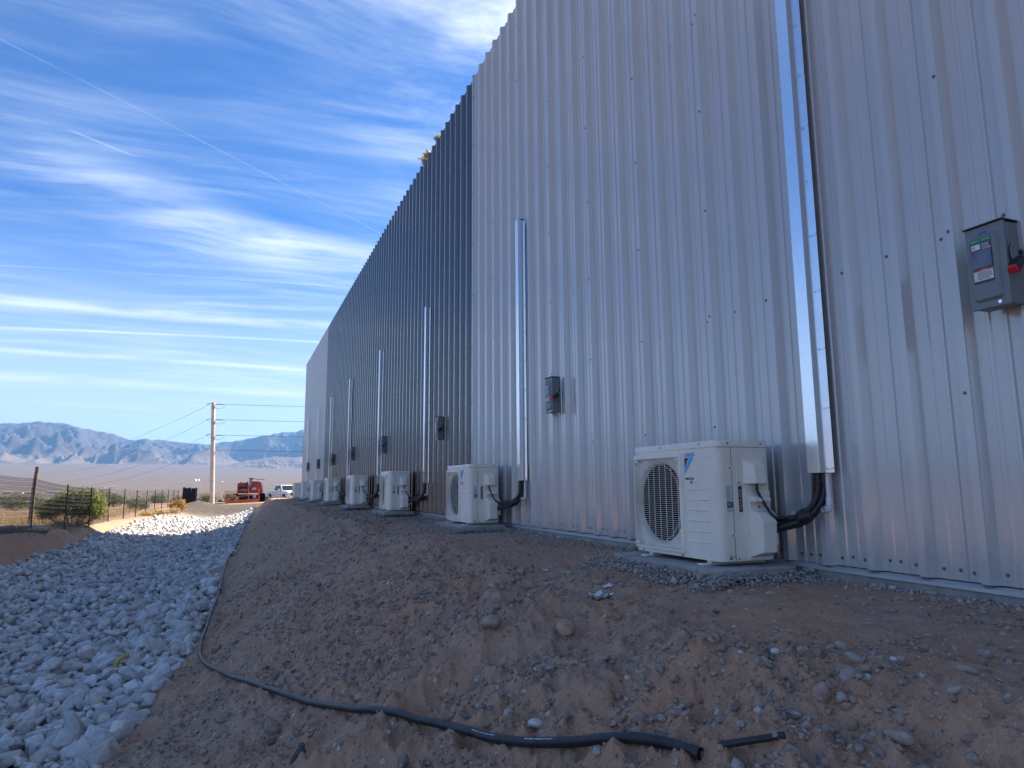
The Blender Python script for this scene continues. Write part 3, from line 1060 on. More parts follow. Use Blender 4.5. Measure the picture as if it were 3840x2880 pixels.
# torn glass wool poking out over the roof edge
tuft = thing('insulation_tuft', (WALL_X - 0.02, 12.2, TOP_Z), 'torn yellow insulation poking over the roof edge of the warehouse', 'insulation')
gq = np.random.default_rng(9)
for (cy, cz, s) in ((-0.05, 0.02, 0.07), (0.20, 0.04, 0.05), (-0.72, 0.03, 0.045)):
    v, f = rock_verts(3, int(1e3 * s), rough=0.25)
    v = v * np.array([0.9, 1.3, 1.5]) * s + gq.normal(0, 0.014, v.shape)
    np_obj('fibre_clump', v + np.array([0, cy, cz]), f, M['insulation'], tuft, False)
mbt = MB()
for k in range(16):
    a = Vector((random.uniform(-0.05, 0.03), random.uniform(-0.12, 0.22), 0.0))
    bdir = Vector((random.uniform(-0.11, 0.04), random.uniform(-0.08, 0.12), random.uniform(-0.04, 0.07)))
    mbt.tube([a, a + bdir * 0.5 + Vector((0, 0, 0.02)), a + bdir], 0.006, 4)
mbt.build('loose_fibres', M['insulation'], tuft)

# lower building seen past the far corner
low = thing('low_building', (7.0, 81.9, -1.4), 'lower tan metal building just past the far warehouse corner', 'building')
M['tan_sheet'] = make_panel_mat('tan_sheet', (0.30, 0.25, 0.21), (0.34, 0.29, 0.24), 0.35)
mb = MB()
yy = 0.0
prof = []
while yy > -12.0:
    prof += [(0, yy), (0, yy - 0.2), (-0.03, yy - 0.215), (-0.03, yy - 0.25), (0, yy - 0.265)]
    yy -= 0.3
prof += [(12, yy), (12, 0)]
mb.prism(prof, -0.4, 7.2)
mb.build('wall', M['tan_sheet'], low)
MB().box(-0.1, 12.1, yy - 0.1, 0.1, 7.202, 7.32).build('roof', M['roof'], low, 0.01)

# ---------------------------------------------------------------- condensers
M['ac_paint'] = pmat('ivory_enamel', (0.86, 0.805, 0.68), 0.42, 0, 0.03, 3.0, dust=((0.30, 0.24, 0.19), 0.12))
M['ac_plastic'] = pmat('ivory_plastic', (0.87, 0.815, 0.69), 0.5, 0, 0.03, 5.0)
M['ac_wire'] = pmat('grille_wire', (0.84, 0.80, 0.70), 0.45, 0, 0.03)
M['ac_dark'] = pmat('fan_black', (0.010, 0.009, 0.009), 0.6, spec=0.12)
M['ac_seam'] = pmat('dark_seam', (0.05, 0.05, 0.05), 0.7)  # dark joint lines of the casing
M['coil'] = pmat('coil_fins', (0.05, 0.055, 0.06), 0.5, 0.5, 0.2, 60.0)
M['label_white'] = pmat('label_paper', (0.72, 0.72, 0.72), 0.45, 0, 0.03)
M['label_grey'] = pmat('label_silver', (0.62, 0.63, 0.66), 0.4, 0, 0.03)
M['ink'] = pmat('label_ink', (0.02, 0.02, 0.022), 0.5)
M['ink_grey'] = pmat('label_grey_ink', (0.16, 0.16, 0.17), 0.5)
M['blue'] = pmat('logo_blue', (0.04, 0.40, 0.82), 0.4, 0, 0.03)
M['navy'] = pmat('logo_navy', (0.02, 0.035, 0.06), 0.4)
M['teal'] = pmat('logo_teal', (0.05, 0.40, 0.36), 0.4)
M['orange'] = pmat('label_orange', (0.75, 0.27, 0.03), 0.5)
M['yellow'] = pmat('sign_yellow', (0.75, 0.55, 0.03), 0.5)
M['black_wrap'] = pmat('black_wrap', (0.016, 0.016, 0.018), 0.30, 0, 0.2, 30.0, 0.9, 60.0)
M['cable'] = pmat('black_cable', (0.014, 0.014, 0.015), 0.35)
M['pvc'] = pmat('white_pvc', (0.74, 0.75, 0.76), 0.35, 0, 0.03, 10.0, dust=((0.4, 0.33, 0.27), 0.15))

AC_D, AC_W, AC_H = 0.382, 0.889, 0.712


def rrect(x0, x1, y0, y1, r, n=6):
    """rounded rectangle outline; r may be a 4-tuple for corners (x0y0, x1y0, x1y1, x0y1)"""
    r4 = r if isinstance(r, tuple) else (r,) * 4
    out = []
    for (cx, cy, a0), rr_ in zip(((x0, y0, 180), (x1, y0, 270), (x1, y1, 0), (x0, y1, 90)), r4):
        ox = cx + (rr_ if cx == x0 else -rr_)
        oy = cy + (rr_ if cy == y0 else -rr_)
        for i in range(n + 1):
            a = math.radians(a0 + 90.0 * i / n)
            out.append((ox + rr_ * math.cos(a), oy + rr_ * math.sin(a)))
    return out


def bars(mb, x, y, z, n, w0, w1, pitch, th, horizontal_dir, normal):
    """rows of small print too small to read"""
    for i in range(n):
        L = random.uniform(w0, w1)
        o = Vector((x, y, z - i * pitch))
        r = Vector(horizontal_dir)
        u = Vector((0, 0, th))
        mb.add([o, o + r * L, o + r * L + u, o + u], [(0, 1, 2, 3)])


def quad(mb, o, r, u):
    o, r, u = Vector(o), Vector(r), Vector(u)
    return mb.add([o, o + r, o + r + u, o + u], [(0, 1, 2, 3)])


def make_condenser():
    root = thing('condenser_unit', (0, 0, 0), 'x', 'air conditioner')
    D, W, H = AC_D, AC_W, AC_H
    CR = 0.055
    lid_z = H - 0.040
    fy0, fy1 = 0.345, W - 0.022          # fan opening square (along y)
    fz0, fz1 = 0.050, lid_z - 0.042
    fcy, fcz = (fy0 + fy1) / 2 - 0.002, (fz0 + fz1) / 2
    FR = min(fy1 - fy0, fz1 - fz0) / 2 - 0.003
    # casing: side skin in plan with rounded corners, front left open round the fan
    c = MB()
    plan = rrect(0, D, 0, W, (CR, 0.012, 0.012, 0.025), 8)
    # walk the outline except the straight front face, which is built with the round opening
    n = len(plan)
    i_start = 0
    ring0 = [(p[0], p[1], 0.012) for p in plan]
    ring1 = [(p[0], p[1], lid_z) for p in plan]
    fs = []
    for i in range(n):
        j = (i + 1) % n
        a, b2 = plan[i], plan[j]
        if abs(a[0]) < 1e-6 and abs(b2[0]) < 1e-6 and abs(a[1] - b2[1]) > 0.2:
            continue
        fs.append((i, j, n + j, n + i))
    c.add(ring0 + ring1, fs + [tuple(range(n))[::-1]])
    ya, yb = CR, W - 0.025
    # front: three strips and a square with a round hole
    def front(y0, y1, z0, z1):
        c.add([(0, y0, z0), (0, y1, z0), (0, y1, z1), (0, y0, z1)], [(0, 3, 2, 1)])
    front(ya, fy0, 0.012, lid_z)
    front(fy1, yb, 0.012, lid_z) if yb > fy1 else None
    front(fy0, min(fy1, yb), 0.012, fz0)
    front(fy0, min(fy1, yb), fz1, lid_z)
    body = c.build('casing', M['ac_paint'], root, 0, 2, True, 0.5)
    # inner orifice plate with bell mouth
    op = MB()
    seg = 64
    inn, mid, out, bell = [], [], [], []
    for i in range(seg):
        a = 2 * math.pi * i / seg
        ca, sa = math.cos(a), math.sin(a)
        k = 1 / max(abs(ca), abs(sa))
        out.append((0.012, fcy + (fy1 - fy0) / 2 * ca * k + 0.002, fcz + (fz1 - fz0) / 2 * sa * k))
        mid.append((0.010, fcy + (FR + 0.012) * ca, fcz + (FR + 0.012) * sa))
        inn.append((0.020, fcy + FR * ca, fcz + FR * sa))
        bell.append((0.042, fcy + (FR - 0.003) * ca, fcz + (FR - 0.006) * sa))
    op.add(out + mid + inn + bell, [(r * seg + i, r * seg + (i + 1) % seg, (r + 1) * seg + (i + 1) % seg, (r + 1) * seg + i) for r in range(3) for i in range(seg)])
    op.build('fan_orifice', M['ac_paint'], root, 0, 2, True, 0.9)
    # fan cavity, motor bracket and blades
    cav = MB()
    cav.cyl((0.043, fcy, fcz), (0.30, fcy, fcz), FR + 0.006, FR + 0.006, 40, False)
    cav.add([(0.30, fcy + (FR + .031) * math.cos(2 * math.pi * i / 40), fcz + (FR + .031) * math.sin(2 * math.pi * i / 40)) for i in range(40)], [tuple(range(40))])
    cav.build('fan_cavity', M['ac_dark'], root)
    fan = MB()
    fan.cyl((0.075, fcy, fcz), (0.15, fcy, fcz), 0.055, 0.062, 24)
    for b_ in range(3):
        a0 = 2 * math.pi * b_ / 3 + 0.4
        vs = []
        for i in range(9):
            rr_ = 0.05 + (FR - 0.025 - 0.05) * i / 8
            for j in range(7):
                tt = j / 6
                wid = 0.95 + 0.55 * i / 8
                ang = a0 + wid * (tt - 0.3) + 0.12 * i / 8
                vs.append((0.155 - 0.085 * tt + 0.01 * math.sin(3.1 * i / 8), fcy + rr_ * math.cos(ang), fcz + rr_ * math.sin(ang)))
        fan.add(vs, [(i * 7 + j, i * 7 + j + 1, (i + 1) * 7 + j + 1, (i + 1) * 7 + j) for i in range(8) for j in range(6)])
    fan.build('fan', M['ac_dark'], root, 0, 2, True, 0.7)
    MB().box(0.20, 0.22, fcy - 0.03, fcy + 0.03, fz0 + .02, fz1 - .02).build('motor_bracket', M['coil'], root)
    # raised grille frame with a hood at its top
    fr = MB()
    o1 = rrect(fy0 - 0.020, fy1 + 0.008, fz0 - 0.016, fz1 + 0.030, (0.006, 0.006, 0.03, 0.03), 5)
    i1 = rrect(fy0, fy1 - 0.004, fz0 + 0.004, fz1 - 0.004, 0.010, 5)
    nn = len(o1)
    lay = [[(0.0, p[0], p[1]) for p in o1], [(-0.018, p[0] + (fcy - p[0]) * 0.012, p[1] + (fcz - p[1]) * 0.012) for p in o1],
           [(-0.020, p[0], p[1]) for p in i1], [(0.016, p[0], p[1]) for p in i1]]
    fr.add(sum(lay, []), [(r * nn + i, r * nn + (i + 1) % nn, (r + 1) * nn + (i + 1) % nn, (r + 1) * nn + i) for r in range(3) for i in range(nn)])
    fr.build('grille_frame', M['ac_plastic'], root, 0, 2, True, 0.5)
    # wire guard
    gw = MB()
    nh = 44
    for i in range(nh):
        z = fz0 + 0.010 + (fz1 - fz0 - 0.020) * i / (nh - 1)
        gw.cyl((-0.013, fy0 + 0.001, z), (-0.013, fy1 - 0.005, z), 0.0013, None, 5, False)
    for i in range(8):
        y = fy0 + 0.028 + (fy1 - fy0 - 0.06) * i / 7
        gw.cyl((-0.010, y, fz0 + 0.005), (-0.010, y, fz1 - 0.005), 0.0020, None, 5, False)
    for rr_ in (FR - 0.005,):
        gw.tube([(-0.006, fcy + rr_ * math.cos(2 * math.pi * i / 48), fcz + rr_ * math.sin(2 * math.pi * i / 48)) for i in range(49)], 0.0016, 5, False)
    gw.build('wire_guard', M['ac_wire'], root)
    for (y, z) in ((fy0 + 0.022, fz1 - 0.018), (fy1 - 0.030, fz1 - 0.018), (fy0 + 0.022, fz0 + 0.022), (fy1 - 0.030, fz0 + 0.022)):
        MB().box(-0.019, -0.012, y - 0.014, y + 0.014, z - 0.010, z + 0.010).build('guard_clip', M['ac_plastic'], root, 0.002)
    # lid
    lid = MB()
    p1 = rrect(-0.003, D + 0.003, -0.003, W + 0.003, (CR, 0.014, 0.014, 0.027), 8)
    p2 = [(D / 2 + (p[0] - D / 2) * 0.985, W / 2 + (p[1] - W / 2) * 0.992) for p in p1]
    m_ = len(p1)
    lid.add([(p[0], p[1], lid_z + 0.001) for p in p1] + [(p[0], p[1], H - 0.008) for p in p1] + [(p[0], p[1], H) for p in p2],
            [(r * m_ + i, r * m_ + (i + 1) % m_, (r + 1) * m_ + (i + 1) % m_, (r + 1) * m_ + i) for r in range(2) for i in range(m_)] + [tuple(range(2 * m_, 3 * m_)), tuple(range(m_))[::-1]])
    lid.build('lid', M['ac_paint'], root, 0, 2, True, 0.5)
    # pressed ribs beside the fan
    for i in range(6):
        z = 0.108 + i * 0.0625
        MB().hexa([(0.001, 0.085, z), (0.001, 0.285, z), (0.001, 0.285, z + 0.007), (0.001, 0.085, z + 0.007),
                   (-0.006, 0.090, z + 0.003), (-0.006, 0.280, z + 0.003), (-0.006, 0.280, z + 0.0045), (-0.006, 0.090, z + 0.0045)]).build('pressed_rib', M['ac_plastic'], root)
    # seams on the service side
    sm = MB()
    sm.box(0.106, 0.1085, -0.0012, 0.002, 0.014, lid_z)
    sm.box(0.0, D, -0.0008, 0.002, lid_z - 0.0015, lid_z + 0.0012)
    sm.build('service_seam', M['ac_seam'], root)
    # terminal cover with its hood
    tcv = MB()
    tcv.box(0.140, 0.360, -0.006, 0.001, 0.452, 0.642)
    tcv.build('terminal_cover', M['ac_paint'], root, 0.002)
    hood = MB()
    hood.hexa([(0.185, -0.005, 0.456), (0.330, -0.005, 0.456), (0.330, -0.005, 0.600), (0.185, -0.005, 0.600),
               (0.232, -0.062, 0.457), (0.312, -0.062, 0.457), (0.312, -0.050, 0.566), (0.232, -0.050, 0.566)])
    hood.build('cable_hood', M['ac_plastic'], root, 0.003)
    # valve cover
    vc = MB()
    vc.box(0.195, 0.378, -0.006, 0.001, 0.018, 0.415)
    vc.build('valve_cover_plate', M['ac_plastic'], root, 0.003)
    vb = MB()
    prof = [(-0.004, 0.030), (-0.095, 0.062), (-0.104, 0.240), (-0.060, 0.292), (-0.020, 0.300), (-0.020, 0.345), (-0.062, 0.352), (-0.056, 0.372), (-0.004, 0.400)]
    # narrow column with sloped cheeks
    nn = len(prof)
    cheek = 0.022
    xs0 = [0.205] * nn
    xs1 = [0.352] * nn
    vs = []
    for x, sgn in ((0.205, 1), (0.352, -1)):
        for (yv, zv) in prof:
            sh = cheek * min(1, -yv / 0.09) * sgn
            vs.append((x + sh, yv, zv))
    fs = [(i, (i + 1) % nn, nn + (i + 1) % nn, nn + i) for i in range(nn)] + [tuple(range(nn))[::-1], tuple(range(nn, 2 * nn))]
    vb.add(vs, fs)
    vb.build('valve_cover', M['ac_plastic'], root, 0.006, 2)
    MB().hexa([(0.350, -0.004, 0.095), (0.392, -0.004, 0.095), (0.392, -0.004, 0.30), (0.350, -0.004, 0.31),
               (0.350, -0.058, 0.100), (0.384, -0.052, 0.100), (0.384, -0.052, 0.262), (0.350, -0.058, 0.285)]).build('pipe_shroud', M['ac_plastic'], root, 0.004)
    # handles: small round recesses with a screw
    for z in (0.158, 0.548):
        MB().cyl((0.096, -0.0015, z), (0.096, 0.001, z), 0.014, None, 16).build('screw_recess', M['ac_wire'], root)
    scr = MB()
    for (x, y, z) in ((0.096, -0.004, 0.158), (0.096, -0.004, 0.548), (0.152, -0.010, 0.463), (0.348, -0.010, 0.463), (0.130, -0.004, 0.025), (0.365, -0.012, 0.040), (0.275, -0.026, 0.322), (0.085, -0.007, H - 0.018), (0.330, -0.007, H - 0.018)):
        scr.cyl((x, y, z), (x, y + 0.006, z), 0.0055, None, 10)
    for (y, z) in ((0.15, H - 0.018), (0.56, H - 0.018), (0.36, 0.022), (0.80, 0.022)):
        scr.cyl((-0.007, y, z), (0.002, y, z), 0.0050, None, 10)
    scr.build('cover_screws', M['screw'], root)
    # feet
    for y in (0.135, 0.745):
        MB().box(-0.045, D + 0.035, y - 0.025, y + 0.025, -0.016, -0.006).box(0.02, D - 0.02, y - 0.02, y + 0.02, -0.008, 0.014).build('foot', M['ac_plastic'], root, 0.002)
    MB().box(D - 0.004, D + 0.002, 0.03, W - 0.03, 0.03, lid_z - 0.02).build('coil', M['coil'], root)
    # rating label, warning label, flammable sign
    lab = MB()
    quad(lab, (0.0605, -0.0010, 0.292), (0.0440, 0, 0), (0, 0, 0.155))
    l_ = lab.build('rating_label', M['label_grey'], root)
    ink = MB()
    bars(ink, 0.0625, -0.0016, 0.425, 11, 0.022, 0.040, 0.0065, 0.0018, (1, 0, 0), None)
    bars(ink, 0.0625, -0.0016, 0.304, 2, 0.030, 0.040, 0.006, 0.0018, (1, 0, 0), None)
    text_into(ink, 'DAIKIN', 0.009, (0.066, -0.0016, 0.436), (1, 0, 0), bold=0.0002)
    ink.build('fine_print', M['ink_grey'], l_)
    bb = MB()
    bb.prism(rrect(0.0625, 0.1030, 0.318, 0.352, 0.005, 3), -0.0018, -0.0012, 'y')
    bb.build('black_badge', M['ink'], l_)
    bt_ = MB()
    bars(bt_, 0.066, -0.0022, 0.343, 3, 0.02, 0.034, 0.008, 0.0025, (1, 0, 0), None)
    bt_.build('badge_print', M['label_white'], l_)
    wl = MB()
    quad(wl, (0.148, -0.0010, 0.292), (0.027, 0, 0), (0, 0, 0.150))
    wlo = wl.build('warning_label', M['ink'], root)
    wi = MB()
    bars(wi, 0.150, -0.0016, 0.420, 8, 0.015, 0.023, 0.0065, 0.0016, (1, 0, 0), None)
    bars(wi, 0.150, -0.0016, 0.345, 2, 0.015, 0.023, 0.0065, 0.0016, (1, 0, 0), None)
    bars(wi, 0.150, -0.0016, 0.318, 3, 0.015, 0.023, 0.0065, 0.0016, (1, 0, 0), None)
    quad(wi, (0.148, -0.0015, 0.286), (0.027, 0, 0), (0, 0, 0.007))
    wi.build('white_print', M['label_white'], wlo)
    wo = MB()
    quad(wo, (0.150, -0.0016, 0.356), (0.023, 0, 0), (0, 0, 0.008))
    quad(wo, (0.150, -0.0016, 0.326), (0.023, 0, 0), (0, 0, 0.006))
    wo.build('orange_bands', M['orange'], wlo)
    tr = MB()
    tr.add([(0.058, -0.0012, 0.022), (0.087, -0.0012, 0.022), (0.0725, -0.0012, 0.050)], [(0, 1, 2)])
    tro = tr.build('flammable_sign', M['ink'], root)
    tr2 = MB()
    tr2.add([(0.0615, -0.0017, 0.0240), (0.0835, -0.0017, 0.0240), (0.0725, -0.0017, 0.0455)], [(0, 1, 2)])
    tr2.build('yellow_field', M['yellow'], tro)
    tr3 = MB()
    tr3.add([(0.069, -0.0021, 0.026), (0.076, -0.0021, 0.026), (0.0775, -0.0021, 0.031), (0.0730, -0.0021, 0.039), (0.0685, -0.0021, 0.031)], [(0, 1, 2, 3, 4)])
    text_into(tr3, 'A2L', 0.014, (0.0875, -0.0015, 0.034), (1, 0, 0), xscale=0.8)
    tr3.build('flame_symbol', M['ink'], tro)
    # maker's logo on the front: text runs towards -y as seen from outside
    X = -0.0012
    lg = MB()
    text_into(lg, 'DAIKIN', 0.036, (X, 0.305, 0.622), (0, -1, 0), shear=0.12, bold=0.0012, xscale=0.85)
    lg.add([(X, 0.305, 0.515), (X, 0.305, 0.546), (X, 0.251, 0.617), (X, 0.212, 0.617)], [(0, 1, 2, 3)])
    lgo = lg.build('blue_logo', M['blue'], root)
    ln = MB()
    ln.add([(X, 0.305, 0.553), (X, 0.262, 0.617), (X, 0.305, 0.617)], [(0, 1, 2)])
    ln.build('navy_triangle', M['navy'], lgo)
    sb = MB()
    quad(sb, (X, 0.290, 0.482), (0, -0.072, 0), (0, 0, 0.014))
    sbo = sb.build('series_badge', M['navy'], root)
    s2 = MB()
    quad(s2, (X - .0004, 0.305, 0.482), (0, 0.0 - 0.015, 0), (0, 0, 0.014))
    s2.build('teal_end', M['teal'], sbo)
    s3 = MB()
    bars(s3, X - 0.0008, 0.268, 0.487, 1, 0.04, 0.041, 0.01, 0.004, (0, -1, 0), None)
    s3.build('badge_print', M['label_white'], sbo)
    r32 = MB()
    text_into(r32, 'R32', 0.022, (X, 0.256, 0.460), (0, -1, 0), bold=0.0006, xscale=0.75)
    r32.build('refrigerant_mark', M['ink'], root)
    return root


AC_Y = [3.28, 7.90, 12.44, 16.88, 21.55, 25.90, 30.30, 34.45]
AC_Z = [-0.452, -0.446, -0.425, -0.425, -0.430, -0.455, -0.460, -0.485]
FL_Y = [3.032, 7.43, 11.80, 16.05, 20.75, 25.10, 29.35, 33.60]
BOX_Y = [2.010, 6.585, 10.96, 15.56, 20.05, 24.38, 28.90, 33.15]
ORD = ['nearest', 'second', 'third', 'fourth', 'fifth', 'sixth', 'seventh', 'farthest']
ac0 = make_condenser()
FINE = ('rating_label', 'warning_label', 'flammable_sign', 'cover_screws', 'screw_recess', 'series_badge', 'refrigerant_mark', 'guard_clip', 'service_seam', 'motor_bracket', 'coil')
padm = MB()
padm.prism(rrect(-0.13, 0.46, -0.12, 1.02, 0.04, 4), -0.075, -0.016)
pad_me = padm.mesh('concrete_pad', 0.012, 2)
pad_me.materials.append(M['concrete'])
for i in range(8):
    u = ac0 if i == 0 else copy_tree(ac0, None, FINE if i > 4 else (('refrigerant_mark', 'guard_clip') if i > 2 else ()))
    u.location = (2.60 + (0.0, 0.01, -0.01, 0.02, 0.0, -0.01, 0.01, 0.0)[i], AC_Y[i], AC_Z[i])
    u.rotation_euler = (0, 0, R_((0.0, 0.8, -0.6, 0.5, -0.3, 0.6, 0.2, -0.4)[i]))
    tag(u, (('nearest large', 'second nearest', 'third nearest', 'fourth nearest', 'fourth from last', 'third from last', 'second from last', 'last and farthest')[i] + ' ivory air conditioner condenser standing by the ribbed wall'), 'air conditioner', 'condensers along the wall')
    p = bpy.data.objects.new('concrete_pad', pad_me)
    link(p)
    p.location = (2.60, AC_Y[i], AC_Z[i])
    tag(p, 'grey concrete slab under the ' + ORD[i] + ' condenser unit', 'pad', 'condenser slabs')

# ---------------------------------------------------------------- galvanised line-set covers, pipes and drains
def make_cover():
    z0, z1 = 0.0, 3.165
    p, wd, fl = 0.080, 0.088, 0.030
    root = thing('line_cover', (0, 0, 0), 'x', 'metal cover')
    c = MB()
    th = 0.0015
    pr = [(0, 0), (-p, 0), (-p, -wd), (-0.002, -wd), (-0.002, -wd - fl), (-0.0005, -wd - fl), (-0.0005, -wd + 0.0), (-0.004, -wd + th), (-p + th, -wd + th), (-p + th, -th), (0, -th)]
    c.prism([(a, b) for a, b in pr], z0, z1)
    c.build('channel', M['galv'], root, 0.0006, 1)
    MB().box(-p + 0.001, -0.001, -wd + 0.001, -0.001, z1 - 0.002, z1).build('end_cap', M['galv'], root)
    MB().box(-0.0016, -0.0002, 0.0, 0.03, z0, z1).build('rear_flange', M['galv'], root)
    s = MB()
    for k in range(10):
        z = 0.022 + k * 0.345
        for yo in (-wd - 0.011, -wd - 0.026):
            s.cyl((-0.002, yo, z + (0.004 if yo < -0.105 else 0)), (-0.0060, yo, z + (0.004 if yo < -0.105 else 0)), 0.0050, 0.0036, 10)
    s.build('rivets', M['galv'], root)
    return root


def smooth_path(pts, n=40):
    """Catmull-Rom through points"""
    pts = [Vector(p) for p in pts]
    P0 = [2 * pts[0] - pts[1]] + pts + [2 * pts[-1] - pts[-2]]
    out = []
    segs = len(pts) - 1
    per = max(2, n // segs)
    for s in range(segs):
        a, b, c, d = P0[s:s + 4]
        for i in range(per):
            t = i / per
            out.append(0.5 * ((2 * b) + (c - a) * t + (2 * a - 5 * b + 4 * c - d) * t * t + (3 * b - a - 3 * c + d) * t ** 3))
    out.append(pts[-1])
    return out


def make_lines(seed, gap):
    """insulated pipe bundle from the cover down to the valve shroud (origin at cover bottom centre)"""
    g = random.Random(seed)
    root = thing('refrigerant_lines', (0, 0, 0), 'x', 'pipes')
    ex, ey = -0.165, gap           # shroud outlet relative to origin (x, y), z below
    j = lambda a: g.uniform(-a, a)
    wob = lambda k: 1.0 + 0.05 * math.sin(k * 1.9) + 0.04 * math.sin(k * 4.7)
    main = smooth_path([(0.010, 0, 0.25), (0.010, 0.0, 0.0), (0.008 + j(.004), 0.005, -0.11), (-0.022, 0.030, -0.205 + j(.01)), (-0.075, 0.085, -0.270 + j(.01)), (-0.120, ey * 0.62, -0.305), (ex, ey, -0.345), (ex - 0.01, ey + 0.06, -0.40)], 56)
    MB().tube(main, 0.026, 12, True, wob).build('suction_line', M['black_wrap'], root, 0, 2, True, 0.9)
    sec = smooth_path([(-0.026, 0.002, 0.25), (-0.026, 0.002, 0.0), (-0.030, 0.008, -0.11), (-0.056, 0.035, -0.190), (-0.098, 0.090, -0.245), (-0.130, ey * 0.65, -0.262), (ex - 0.005, ey, -0.272), (ex - 0.02, ey + 0.06, -0.285)], 56)
    MB().tube(sec, 0.016, 12, True, wob).build('liquid_line', M['black_wrap'], root, 0, 2, True, 0.9)
    k = Vector(main[30])
    tp = MB()
    tp.tube([Vector(main[i]) * 0.5 + Vector(sec[i]) * 0.5 for i in range(27, 34)], 0.043, 12, True, lambda q: (0.8, 0.97, 1.03, 1.0, 1.04, 0.96, 0.8)[q])
    tp.build('tape_wrap', M['black_wrap'], root, 0, 2, True, 0.9)
    return root


def make_cable(gap, zoff):
    # power whip from the hood down to the bundle and up into the cover
    cab = smooth_path([(-0.245, gap - 0.045, zoff), (-0.235, gap - 0.05, zoff - 0.06), (-0.175, gap - 0.10, zoff - 0.19), (-0.115, gap - 0.17, -0.245), (-0.06, 0.065, -0.225), (-0.045, 0.03, -0.15), (-0.038, 0.022, 0.0), (-0.030, 0.020, 0.2)], 48)
    return cab


def make_drain():
    root = thing('drain_pipe', (0, 0, 0), 'x', 'pipe')
    MB().cyl((0.018, -0.022, 0.15), (0.018, -0.022, -0.175), 0.0135, None, 16).build('riser', M['pvc'], root, 0, 2, True)
    MB().cyl((0.018, -0.022, -0.135), (0.018, -0.022, -0.182), 0.0175, None, 16).build('socket', M['pvc'], root, 0, 2, True)
    e = smooth_path([(0.018, -0.022, -0.175), (0.017, -0.022, -0.190), (0.006, -0.022, -0.203), (-0.006, -0.022, -0.206)], 12)
    MB().tube(e, 0.0175, 16).build('elbow', M['pvc'], root, 0, 2, True)
    s = MB()
    s.cyl((-0.004, -0.022, -0.206), (-0.032, -0.022, -0.206), 0.0178, None, 16, False)
    s.cyl((-0.032, -0.022, -0.206), (-0.006, -0.022, -0.206), 0.0140, None, 16, False)
    s.build('outlet', M['pvc'], root, 0, 2, True)
    return root


cov0 = make_cover()
drain0 = make_drain()
zs = 0.062
for i in range(8):
    c = cov0 if i == 0 else copy_tree(cov0)
    c.location = (WALL_X - RIB_H - 0.005, FL_Y[i], zs)
    # back edge sits on the ribs, so the channel is a little shallower than its depth
    tag(c, 'tall galvanised steel line cover on the wall beside the ' + ORD[i] + ' condenser', 'metal cover', 'galvanised covers')
    gap = AC_Y[i] - (FL_Y[i] - 0.05)
    ln = make_lines(i, gap)
    ln.location = (WALL_X - 0.072, FL_Y[i] - 0.043, zs)
    tag(ln, 'black wrapped refrigerant pipes running from the wall cover to the ' + ORD[i] + ' condenser', 'pipes', 'refrigerant pipe bundles')
    cb = make_cable(gap, AC_Z[i] + 0.455 - zs)
    MB().tube(cb, 0.0085, 8).build('power_whip', M['cable'], ln, 0, 2, True, 0.9)
    d = drain0 if i == 0 else copy_tree(drain0)
    d.location = (WALL_X - 0.075, FL_Y[i] - 0.05, zs)
    tag(d, 'white plastic condensate drain with elbow below the ' + ORD[i] + ' line cover', 'pipe', 'condensate drains')

# ---------------------------------------------------------------- safety switches
M['box_grey'] = pmat('enclosure_grey', (0.175, 0.205, 0.215), 0.42, 0, 0.04, 5.0)
M['box_dark'] = pmat('enclosure_edge', (0.03, 0.035, 0.04), 0.5)
M['window'] = pmat('smoked_window', (0.10, 0.13, 0.18), 0.12, 0, 0.25, 14.0)
M['lever'] = pmat('lever_black', (0.012, 0.012, 0.014), 0.4)
M['red'] = pmat('lever_red', (0.62, 0.03, 0.04), 0.4)
M['label_red'] = pmat('label_red', (0.45, 0.06, 0.04), 0.45)
M['label_green'] = pmat('label_green', (0.02, 0.23, 0.09), 0.45)
M['label_navy'] = pmat('label_blue', (0.05, 0.09, 0.45), 0.45)


